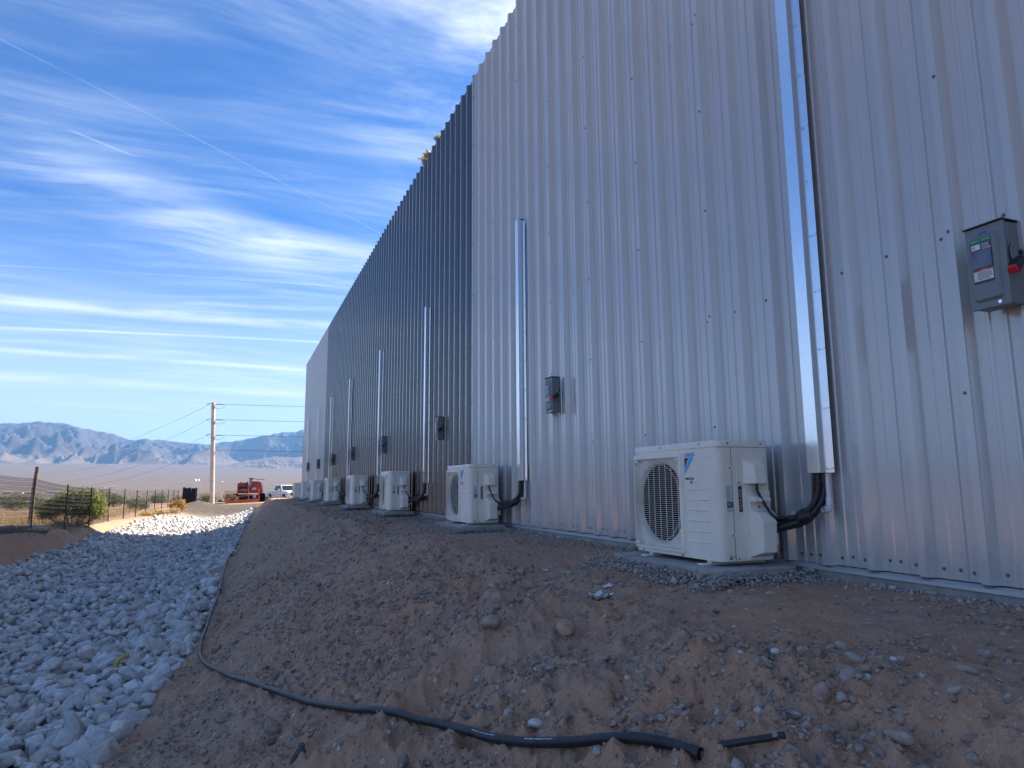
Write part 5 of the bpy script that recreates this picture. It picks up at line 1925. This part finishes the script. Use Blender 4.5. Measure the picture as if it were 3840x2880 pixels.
zb = hgt(-6.3, 33.5, False)
shrub('green_shrub', (-6.25, 33.5, zb), [(-0.65, 0, 0.70, 0.50, 0.5, 0.38), (-0.15, 0.1, 0.92, 0.52, 0.5, 0.48), (0.35, 0, 1.02, 0.52, 0.5, 0.45), (0.78, 0.1, 0.85, 0.45, 0.45, 0.55), (-0.95, 0.1, 0.45, 0.30, 0.4, 0.28), (0.30, -0.2, 0.60, 0.62, 0.5, 0.35), (1.0, 0.1, 0.5, 0.30, 0.4, 0.35)],
      15000, 0.085, M['shrub'], 'large yellow green desert shrub behind the wire fence', 'shrub', 31, 90)
shrub('weed_clump', (-0.45, 66.0, hgt(-0.45, 66.0, False)), [(0, 0, 0.55, 0.5, 0.4, 0.45), (0.5, 0, 0.35, 0.35, 0.3, 0.3)], 700, 0.13, M['scrub'], 'grey green weed growing at the foot of the utility pole', 'weed', 32, 24)
zt_ = hgt(-3.45, 51.0, False)
shrub('tumbleweed', (-3.55, 51.5, zt_ + 0.05), [(0, 0, 0.32, 0.52, 0.45, 0.36), (0.15, 0, 0.45, 0.32, 0.3, 0.28)], 2600, 0.13, M['tumble'], 'golden orange tumbleweed resting by the lit riprap', 'tumbleweed', 33, 30)
# heap of loose straw by the fence
gs = np.random.default_rng(35)
V, F, t = leaf_cloud(2200, gs, [(-0.55, 0, 0.05, 0.5, 0.4, 0.12), (0.1, 0.3, 0.10, 0.6, 0.4, 0.16), (0.85, 0.6, 0.18, 0.35, 0.3, 0.20)], 0.12, 0.2, 0.7)
sp_ = np_obj('straw_heap', V, F, M['gold'], None, False, {'tint': t})
sp_.location = (-4.15, 45.5, hgt(-4.15, 45.5, False) + 0.12)
tag(sp_, 'heap of loose golden straw below the fence beside the riprap', 'straw')

# shrubs out beyond the fence
base_shrubs = []
gsh = np.random.default_rng(41)
spots = [(-9.5, 52, 1.1), (-13.0, 60, 1.3), (-6.6, 58, 0.9), (-7.6, 66, 1.2), (-10.5, 74, 1.5), (-17, 70, 1.4), (-5.4, 80, 1.1), (-21, 84, 1.6), (-8.5, 92, 1.5), (-3.5, 104, 1.6), (-14.5, 98, 1.7), (5.0, 112, 1.8), (-26, 110, 2.0), (0.5, 125, 1.7), (11.0, 130, 2.0)]
WHERE = ['nearest behind the middle of the fence', 'left of the fence middle', 'close behind the far fence posts', 'beyond the far fence posts', 'in the open left of the pole', 'far out on the left flat', 'just left of the utility pole', 'low on the far left flat', 'in the flat behind the fence end', 'behind the utility pole', 'in the middle of the left flat', 'behind the red lift', 'at the left edge of the plain', 'behind the lift basket', 'behind the white pickup']
sh0 = None
for k, (x, y, s) in enumerate(spots):
    z = hgt(x, y, False)
    if sh0 is None:
        sh0 = shrub('desert_scrub', (x, y, z), [(0, 0, 0.5, 0.8, 0.7, 0.42), (0.5, 0.2, 0.4, 0.5, 0.5, 0.35), (-0.5, 0, 0.35, 0.5, 0.5, 0.3)], 1500, 0.11, M['scrub'], 'x', 'shrub', 42, 24)
        o = sh0
    else:
        o = copy_tree(sh0)
    o.location = (x, y, z)
    o.scale = (s, s, s * 0.85)
    o.rotation_euler = (0, 0, k * 1.3)
    tag(o, 'grey green desert shrub ' + WHERE[k], 'shrub', 'desert shrubs beyond the fence')

# dry grass outside the fence, brush along the bank, scrub out on the plain
def blades(n, g, xr, yr, hmin, hmax, wid, keepf=None):
    x, y = g.uniform(*xr, n), g.uniform(*yr, n)
    cl = fbm(x * 0.9, y * 0.9, 3, 201)
    k = g.uniform(0, 1, n) < np.clip(0.45 + 1.3 * cl, 0.05, 1)
    if keepf is not None:
        k &= keepf(x, y)
    x, y = x[k], y[k]
    n = len(x)
    z = height(x, y, False) - 0.02
    h = g.uniform(hmin, hmax, n)
    a = g.uniform(0, 6.28, n)
    lean = g.normal(0, 0.35, (n, 2)) * h[:, None]
    b = np.stack([np.cos(a), np.sin(a), np.zeros(n)], -1) * wid
    p = np.stack([x, y, z], -1)
    tip = p + np.stack([lean[:, 0], lean[:, 1], h], -1)
    midp = p + np.stack([lean[:, 0] * 0.35, lean[:, 1] * 0.35, h * 0.55], -1)
    V = np.stack([p - b, p + b, midp + b * 0.7, midp - b * 0.7, tip], 1).reshape(-1, 3)
    i = np.arange(n)[:, None] * 5
    F = np.concatenate([i + np.array([[0, 1, 2]]), i + np.array([[0, 2, 3]]), i + np.array([[3, 2, 4]])], 0)
    t = np.repeat(np.stack([g.uniform(0, 1, n), g.uniform(0, 1, n), np.zeros(n), np.ones(n)], -1), 5, 0)
    return V, F, t


gg = np.random.default_rng(51)
V, F, t = blades(26000, gg, (-16, -6.0), (21, 60), 0.12, 0.42, 0.006, lambda x, y: x < fence_x(y) - 0.25)
o = np_obj('dry_grass', V, F, M['grass'], None, False, {'tint': t})
tag(o, 'tall dry golden grass on the flat beyond the wire fence', 'grass', None, 'stuff')
V, F, t = blades(3200, gg, (-6.3, -5.45), (19, 34), 0.10, 0.32, 0.004)
o = np_obj('dry_brush', V, F, M['straw'], None, False, {'tint': t})
tag(o, 'dead brush and twigs along the foot of the fence', 'brush', None, 'stuff')


def far_scrub():
    g = np.random.default_rng(61)
    n = 3000
    r = np.exp(g.uniform(np.log(100), np.log(3200), n))
    a = np.radians(g.uniform(-18, 14, n))
    x, y = r * np.sin(a), r * np.cos(a)
    k = fbm(x / 160, y / 160, 3, 301) > -0.12
    x, y, r = x[k], y[k], r[k]
    s = g.uniform(0.35, 1.0, len(x)) * (0.6 + r / 900)
    pos = np.stack([x, y, height(x, y) + s * 0.2], -1)
    v, f, t_ = scatter(pos, s, g, 1, 8, ((0.9, 1.4), (0.8, 1.2), (0.5, 0.8)), 0.2, 1500, rough=0.15)
    o = np_obj('plain_scrub', v, f, M['scrub'], None, False, {'tint': t_})
    tag(o, 'creosote scrub dotted over the desert plain', 'scrub', None, 'stuff')


far_scrub()

# ---------------------------------------------------------------- distant houses and tanks in the valley
M['stucco'] = pmat('pale_stucco', (0.66, 0.62, 0.56), 0.8, 0, 0.08, 0.3, per_object=0.25)
M['tile'] = pmat('house_roof', (0.30, 0.22, 0.17), 0.8, 0, 0.15, 0.5)
M['white_paint'] = pmat('white_tank_paint', (0.80, 0.80, 0.78), 0.5)
hm_ = MB()
hm_.box(-10, 10, -6, 6, -3, 4.2)
house_wall = hm_.mesh('wall')
house_wall.materials.append(M['stucco'])
hr = MB()
hr.prism([(-6.8, 4.1), (6.8, 4.1), (0, 6.6)], -10.8, 10.8, 'x')
house_roof = hr.mesh('roof')
house_roof.materials.append(M['tile'])
hd = MB()
for x in (-6.5, -1.5, 4.5):
    hd.box(x, x + 2.2, -6.15, -6.0, 0.8, 2.4)
house_win = hd.mesh('window')
house_win.materials.append(M['window'])
gh_ = np.random.default_rng(71)
hs = [(-15.0, 2750), (-14.3, 2900), (-13.6, 2850), (-13.1, 3000), (-12.5, 2800), (-11.9, 2950), (-11.3, 2700), (-10.6, 3050), (-10.0, 2850), (-9.3, 3300), (-8.8, 4300), (-8.3, 4200), (1.2, 4700), (2.0, 4900), (2.9, 4600), (3.6, 4850)]
for k, (a, r) in enumerate(hs):
    x, y = r * math.sin(R_(a)), r * math.cos(R_(a))
    hroot = thing('house', (x, y, hgt(x, y)), 'tiny pale house in the far valley ' + ('left, beyond the wire fence' if a < -5 else 'beyond the red lift and pickup'), 'house',
                  'far valley houses on the left' if a < -5 else 'far valley houses behind the lift', rz=float(gh_.uniform(-0.5, 0.5)))
    for me in (house_wall, house_roof, house_win):
        o = bpy.data.objects.new(me.name, me)
        link(o, hroot)
    sc_ = float(gh_.uniform(0.8, 1.5))
    hroot.scale = (sc_ * 1.2, sc_, sc_ * 0.9)
tk = MB()
tk.cyl((0, 0, -3), (0, 0, 11), 9.5, None, 24)
tk.cyl((0, 0, 11), (0, 0, 13), 9.5, 1.0, 24)
tank_me = tk.mesh('water_tank', 0, 2, True, 0.5)
tank_me.materials.append(M['white_paint'])
for a, r, lab_ in ((-2.83, 6000, 'left one of the white water tanks far across the valley'), (-2.62, 6080, 'right one of the paired white water tanks across the valley'), (-0.95, 5700, 'single small white tank far off right of the utility pole')):
    x, y = r * math.sin(R_(a)), r * math.cos(R_(a))
    o = bpy.data.objects.new('water_tank', tank_me)
    link(o)
    o.location = (x, y, hgt(x, y))
    if a > -1:
        o.scale = (0.6, 0.6, 0.6)
    tag(o, lab_, 'tank', 'white tanks across the valley')

# ---------------------------------------------------------------- utility pole and lines
M['pole'] = pmat('weathered_pole', (0.56, 0.48, 0.40), 0.8, 0, 0.10, 2.0, 0.3, 20.0)
M['insul'] = pmat('insulator_grey', (0.28, 0.28, 0.29), 0.4)
pole = thing('utility_pole', (-1.75, 64.0, hgt(-1.75, 64.0) - 0.1), 'tall pale utility pole with wires on both sides', 'utility pole')
PB = Vector(pole.location)
ptop = Vector((-2.11, 64.0, 7.30)) - PB
MB().tube([Vector((0, 0, -0.2)), ptop * 0.5, ptop], 0.20, 20, True, lambda k: (1.0, 0.88, 0.76)[k]).build('shaft', M['pole'], pole, 0, 2, True, 0.9)
MB().tube([Vector((0, 0, 0)) + Vector((0.19, -0.06, 0)), ptop * 0.5 + Vector((0.175, -0.05, 0)), ptop * 0.82 + Vector((0.16, -0.05, 0))], 0.020, 6).build('pale_tube', M['pvc'], pole)  # thin pale tube up the right side of the shaft
RZ = [7.17, 5.83, 4.50, 3.22]
for k, z in enumerate(RZ):
    f_ = (z - PB.z) / ptop.z
    c_ = ptop * f_
    ins = MB()
    ins.cyl(c_ + Vector((0.15, 0, 0)), c_ + Vector((0.75, 0.06, 0.02)), 0.035, 0.030, 8)
    for q in range(6):
        ins.cyl(c_ + Vector((0.30 + 0.07 * q, 0.03, 0.01)), c_ + Vector((0.325 + 0.07 * q, 0.03, 0.01)), 0.060, None, 10)
    ins.build('insulator', M['insul'], pole)
    ins = MB()
    ins.cyl(c_ + Vector((-0.12, 0, 0.10)), c_ + Vector((-0.55, 0.9, 0.08)), 0.03, 0.025, 8)
    ins.build('insulator', M['insul'], pole)
    if k < 3:
        jp = smooth_path([c_ + Vector((0.75, 0.06, 0.0)), c_ + Vector((0.9, 0, -0.22)), c_ + Vector((0.35, -0.2, -0.38)), c_ + Vector((-0.2, -0.1, -0.2)), c_ + Vector((-0.5, 0.8, 0.05))], 20)
        MB().tube(jp, 0.012, 5).build('jumper', M['cable'], pole)
wl_ = {0: [(-2.5, 65.2, 7.27), (-4.76, 73.61, 7.02), (-8.11, 85.06, 6.72), (-12.54, 100.17, 6.36), (-18.68, 121.17, 6.06), (-27.83, 152.4, 5.95), (-54.9, 244.9, 7.1), (-106, 420, 14)],
       1: [(-2.5, 65.2, 5.93), (-7.47, 82.86, 5.02), (-14.4, 106.5, 4.05), (-27.6, 151.6, 3.55), (-63.9, 275.8, 5.1), (-106, 420, 11)],
       2: [(-2.4, 65.1, 4.60), (-7.92, 84.4, 3.36), (-14.2, 105.9, 2.5), (-29.1, 156.8, 1.75), (-66.1, 283.1, 2.3), (-106, 420, 7)],
       3: [(-2.4, 65.1, 3.32), (-6.84, 80.7, 2.32), (-12.6, 100.4, 1.45), (-21.6, 131.0, 0.7), (-41, 197.7, 0.0), (-106, 420, 3)]}
NM = ['top', 'second', 'third', 'lowest']
for k in range(4):
    o = MB().tube(smooth_path(wl_[k], 36), 0.014, 4, False).build('power_line', M['cable'], None)
    tag(o, NM[k] + ' power line running left from the pole to the valley', 'power line', 'lines left of the pole')
    z = RZ[k]
    f_ = (z - PB.z) / ptop.z
    a = PB + ptop * f_ + Vector((0.75, 0.06, 0.02))
    sl_ = (0.041, 0.032, 0.022, 0.012)[k]
    pts = [a + Vector((72 * u, 11 * u, sl_ * 72 * u - 1.2 * u * (1 - u))) for u in [q / 16 for q in range(17)]]
    o = MB().tube(pts, 0.014, 4, False).build('power_line', M['cable'], None)
    tag(o, NM[k] + ' power line running right from the pole behind the warehouse', 'power line', 'lines right of the pole')

# ---------------------------------------------------------------- boom lift
M['lift_red'] = pmat('lift_red', (0.38, 0.030, 0.022), 0.42, 0, 0.08, 2.0, dust=((0.3, 0.2, 0.15), 0.25))
M['lift_orange'] = pmat('lift_orange', (0.48, 0.075, 0.020), 0.5, 0, 0.08, 2.0, dust=((0.3, 0.2, 0.15), 0.25))
M['lift_black'] = pmat('lift_black', (0.022, 0.022, 0.024), 0.6)
M['lift_grey'] = pmat('lift_grey', (0.24, 0.26, 0.27), 0.5)
M['lift_white'] = pmat('lift_decal', (0.66, 0.64, 0.60), 0.5)
M['tyre'] = pmat('tyre_rubber', (0.018, 0.018, 0.019), 0.85, 0, 0.2, 8.0)
M['rim'] = pmat('wheel_rim', (0.42, 0.43, 0.44), 0.35, 0.8)
LZ = -1.33
lift = thing('boom_lift', (1.0, 68.0, LZ), 'red boom lift parked with its orange basket lowered to the ground', 'lift')
LO = Vector((1.0, 68.0, LZ))


def LB(x0, x1, y0, y1, z0, z1):
    return MB().box(x0 - LO.x, x1 - LO.x, y0 - LO.y, y1 - LO.y, z0 - LZ, z1 - LZ)


def wheel(parent, c, r, wd, axis, nm='wheel'):
    root = bpy.data.objects.new(nm, None)
    link(root, parent)
    root.location = c
    ax = Vector(axis).normalized()
    t = MB()
    for a, b, ra, rb in ((-0.5, -0.36, 0.86, 1.0), (-0.36, 0.36, 1.0, 1.0), (0.36, 0.5, 1.0, 0.86)):
        t.cyl(ax * (a * wd), ax * (b * wd), r * ra, r * rb, 28, abs(a) == 0.5 or abs(b) == 0.5)
    t.build('tyre', M['tyre'], root, 0, 2, True, 0.6)
    h = MB()
    h.cyl(ax * (-0.52 * wd), ax * (0.52 * wd), r * 0.58, r * 0.58, 20)
    h.cyl(ax * (-0.56 * wd), ax * (0.56 * wd), r * 0.2, r * 0.2, 12)
    h.build('rim', M['rim'], root, 0, 2, True, 0.5)
    return root


LB(0.15, 2.35, 69.0, 71.4, -1.05, -0.62).build('chassis', M['lift_black'], lift, 0.05)
for (x, y) in ((2.17, 68.9), (2.52, 71.2), (0.02, 70.9), (0.10, 69.2)):
    wheel(lift, Vector((x - 1.0, y - 68, 0.42)), 0.42, 0.30, (1, 0.12, 0))
# counterweight hood on the right: rounded over the top
hp_r = [(1.15, -0.37), (1.15, 0.30), (1.26, 0.50), (1.50, 0.60), (2.02, 0.60), (2.24, 0.50), (2.36, 0.26), (2.44, -0.28), (2.40, -0.40)]
MB().prism([(a - 1.0, b - LZ) for a, b in hp_r], 0.6, 2.9, 'y').build('counterweight_hood', M['lift_red'], lift, 0.06, 3, True, 0.7)
MB().prism([(2.25 - 1.0, 0.46 - LZ), (2.31 - 1.0, 0.44 - LZ), (2.42 - 1.0, -0.20 - LZ), (2.36 - 1.0, -0.24 - LZ)], 0.585, 0.598, 'y').build('white_stripe', M['lift_white'], lift)
LB(1.44, 1.80, 68.583, 68.598, -0.20, 0.02).build('hood_decal', M['lift_white'], lift)
LB(1.20, 2.38, 68.5, 71.0, -0.48, -0.40).build('turntable_skirt', M['lift_red'], lift, 0.015)
# engine hood on the left
hp_l = [(0.17, -0.50), (0.17, 0.36), (0.24, 0.46), (1.00, 0.50), (1.10, 0.42), (1.10, -0.50)]
MB().prism([(a - 1.0, b - LZ) for a, b in hp_l], 0.9, 2.9, 'y').build('engine_hood', M['lift_red'], lift, 0.04, 2, True, 0.7)
LB(0.30, 1.06, 68.86, 68.895, -0.49, 0.10).build('engine_bay', M['lift_black'], lift)
LB(0.51, 0.96, 68.82, 68.85, -0.45, -0.10).build('grey_panel', M['lift_grey'], lift, 0.01)
LB(0.22, 1.02, 68.84, 68.88, 0.08, 0.13).build('hood_bar', M['lift_black'], lift, 0.01)
LB(0.28, 1.05, 68.5, 68.9, -1.0, -0.58).build('counterweight', M['lift_black'], lift, 0.03)
# boom folded down, seen end on, and its jib
MB().hexa([Vector(p) - LO for p in ((1.16, 68.3, 0.12), (1.33, 68.3, 0.12), (1.33, 68.7, 0.12), (1.16, 68.7, 0.12), (1.18, 68.3, 0.84), (1.50, 68.3, 0.84), (1.50, 68.7, 0.84), (1.18, 68.7, 0.84))]).build('jib', M['lift_grey'], lift, 0.02)
LB(1.15, 1.54, 68.25, 68.75, 0.80, 0.90).build('jib_head', M['lift_black'], lift, 0.02)
MB().cyl(Vector((1.52, 68.5, 0.83)) - LO, Vector((2.50, 69.5, 0.76)) - LO, 0.030, None, 8).build('boom_ram', M['lift_grey'], lift)
MB().tube([Vector(p) - LO for p in ((1.24, 68.4, 0.15), (1.17, 68.0, -0.15), (1.10, 67.2, -0.50))], 0.075, 8).build('boom_link', M['lift_red'], lift)
MB().tube([Vector(p) - LO for p in ((1.40, 68.4, 0.0), (1.30, 67.6, -0.35))], 0.06, 8).build('boom_link', M['lift_black'], lift)
MB().cyl(Vector((1.04, 68.7, 0.15)) - LO, Vector((1.04, 68.7, 0.56)) - LO, 0.055, None, 10).build('exhaust', M['lift_black'], lift)
MB().cyl(Vector((0.50, 68.9, 0.42)) - LO, Vector((0.44, 68.9, 0.60)) - LO, 0.03, None, 8).build('beacon', M['lift_black'], lift)
LB(1.55, 1.85, 68.2, 68.5, -0.95, -0.60).build('hydraulic_tank', M['lift_white'], lift, 0.02)
# basket: tilted slightly, rising to the right
bk = bpy.data.objects.new('basket', None)
link(bk, lift)
bk.location = Vector((-0.74, 65.6, -1.42)) - LO
bk.rotation_euler = (0, R_(-4.6), 0)
BW, BD, BHt = 2.78, 0.95, 1.10
MB().box(0, BW, 0, BD, 0.02, 0.10).build('floor', M['lift_orange'], bk, 0.01)
MB().box(0, BW, -0.012, 0.012, 0.02, 0.24).box(0, BW, BD - 0.012, BD + 0.012, 0.02, 0.24).build('toe_board', M['lift_orange'], bk)
rl = MB()
for y in (0.0, BD):
    for z in (0.60, BHt):
        rl.tube([(0, y, z), (BW, y, z)], 0.022, 6)
for x in (0.0, BW):
    for z in (0.60, BHt):
        rl.tube([(x, 0, z), (x, BD, z)], 0.022, 6)
rl.build('rail', M['lift_orange'], bk)
for x in (0.0, 0.85, 1.92, BW):
    for y in (0.0, BD):
        MB().tube([(x, y, 0.1), (x, y, BHt)], 0.022, 6).build('upright', M['lift_orange'], bk)
MB().box(1.05, 1.65, BD - 0.16, BD - 0.03, 0.85, 1.12).build('control_box', M['lift_black'], bk, 0.02)
MB().box(0.9, 1.8, BD + 0.02, BD + 0.3, 0.02, 0.30).build('mount', M['lift_black'], bk, 0.03)

# ---------------------------------------------------------------- pickup
M['car_white'] = pmat('white_car_paint', (0.74, 0.75, 0.76), 0.25, 0, 0.03, 1.0, coat=0.6)
M['car_glass'] = pmat('dark_car_glass', (0.02, 0.025, 0.03), 0.06, 0, 0.1)
M['chrome'] = pmat('chrome', (0.7, 0.7, 0.72), 0.15, 1.0)
M['lamp'] = pmat('headlamp_glass', (0.75, 0.77, 0.80), 0.1)
tz = hgt(5.66, 90.2, False)
truck = thing('pickup_truck', (5.66, 90.2, tz), 'white crew cab pickup truck parked beyond the warehouse', 'pickup truck', rz=R_(-67.4))


def arch(cx, r, n=9):
    return [(cx + r * math.cos(math.pi * (1 - i / (n - 1))), 0.42 + r * math.sin(math.pi * (1 - i / (n - 1)))) for i in range(n)]


side = [(-2.95, 0.55), (-2.95, 1.22), (-2.90, 1.28), (-0.95, 1.28), (-0.93, 1.22), (1.35, 1.22), (2.70, 1.17), (2.88, 1.05), (2.95, 0.62), (2.86, 0.50)]
low_ = [(2.45, 0.50)] + [(p[0], p[1]) for p in arch(1.92, 0.50)][::-1] + [(1.40, 0.45), (-1.28, 0.45)] + [(p[0], p[1]) for p in arch(-1.80, 0.50)][::-1] + [(-2.32, 0.50)]
MB().prism(side + low_, -1.0, 1.0, 'y').build('body', M['car_white'], truck, 0.03, 2, True, 0.6)
cabp = MB()
b0 = [(-0.92, -0.96, 1.21), (1.40, -0.96, 1.21), (1.40, 0.96, 1.21), (-0.92, 0.96, 1.21)]
t0 = [(-0.72, -0.76, 1.93), (0.62, -0.76, 1.95), (0.62, 0.76, 1.95), (-0.72, 0.76, 1.93)]
cabp.hexa(b0 + t0)
cab = cabp.build('cab', M['car_white'], truck, 0.05, 2, True, 0.6)


def cabface(u0, u1, v0, v1, side_):
    """a pane laid on the sloping cab side, 6 mm proud"""
    s_ = -1 if side_ < 0 else 1
    def pt(u, v):
        x = (-0.92 + (1.40 + 0.92) * u) * (1 - v) + (-0.72 + (0.62 + 0.72) * u) * v
        y = s_ * (0.96 * (1 - v) + 0.76 * v + 0.008)
        return (x, y, 1.21 + 0.735 * v)
    return [pt(u0, v0), pt(u1, v0), pt(u1, v1), pt(u0, v1)]


for s_ in (-1, 1):
    for (u0, u1) in ((0.06, 0.42), (0.47, 0.86)):
        MB().add(cabface(u0, u1, 0.14, 0.86, s_), [(0, 1, 2, 3)]).build('side_window', M['car_glass'], truck)
MB().add([(1.322, -0.82, 1.30), (1.322, 0.82, 1.30), (0.722, 0.68, 1.87), (0.722, -0.68, 1.87)], [(0, 1, 2, 3)]).build('windshield', M['car_glass'], truck)
MB().box(2.945, 2.985, -0.62, 0.62, 0.66, 1.04).build('grille', M['lift_black'], truck, 0.02)
for y in (-0.83, 0.83):
    MB().box(2.87, 2.965, y - 0.16, y + 0.16, 0.80, 1.03).build('headlight', M['lamp'], truck, 0.02)
    MB().box(2.93, 3.005, y - 0.13, y + 0.10, 0.42, 0.56).build('fog_lamp', M['lift_black'], truck, 0.01)
    my = 1.12 if y > 0 else -1.12
    MB().box(0.92, 1.05, my - 0.13, my + 0.13, 1.22, 1.50).build('mirror', M['chrome'], truck, 0.02)
MB().box(2.90, 3.0, -1.0, 1.0, 0.36, 0.64).build('bumper', M['car_white'], truck, 0.03)
for (x, y) in ((1.92, -0.90), (1.92, 0.90), (-1.80, -0.90), (-1.80, 0.90)):
    wheel(truck, Vector((x, y, 0.42)), 0.42, 0.28, (0, 1, 0))
for (x) in (-0.55, 0.30):
    MB().box(x, x + 0.2, -1.03, -1.0, 1.05, 1.10).build('door_handle', M['chrome'], truck)
gp = MB()
for x in (-0.02, 1.05, -0.93):
    gp.box(x - 0.006, x + 0.006, -1.004, -1.001, 0.5, 1.2)
gp.build('door_gap', M['lift_black'], truck)

# ---------------------------------------------------------------- desert haze
hz = bpy.data.materials.new('haze_air')
hz.use_nodes = True
hn = hz.node_tree
hn.nodes.clear()
ho = hn.nodes.new('ShaderNodeOutputMaterial')
hv = hn.nodes.new('ShaderNodeVolumePrincipled')
hv.inputs['Color'].default_value = (0.24, 0.52, 1.0, 1.0)
hv.inputs['Density'].default_value = 0.000033
hv.inputs['Anisotropy'].default_value = 0.2
hn.links.new(hv.outputs[0], ho.inputs['Volume'])
hb = MB().box(-27000, 27000, -27000, 27000, -60, 1800)
hobj = hb.build('haze', hz, None)
tag(hobj, kind='stuff')
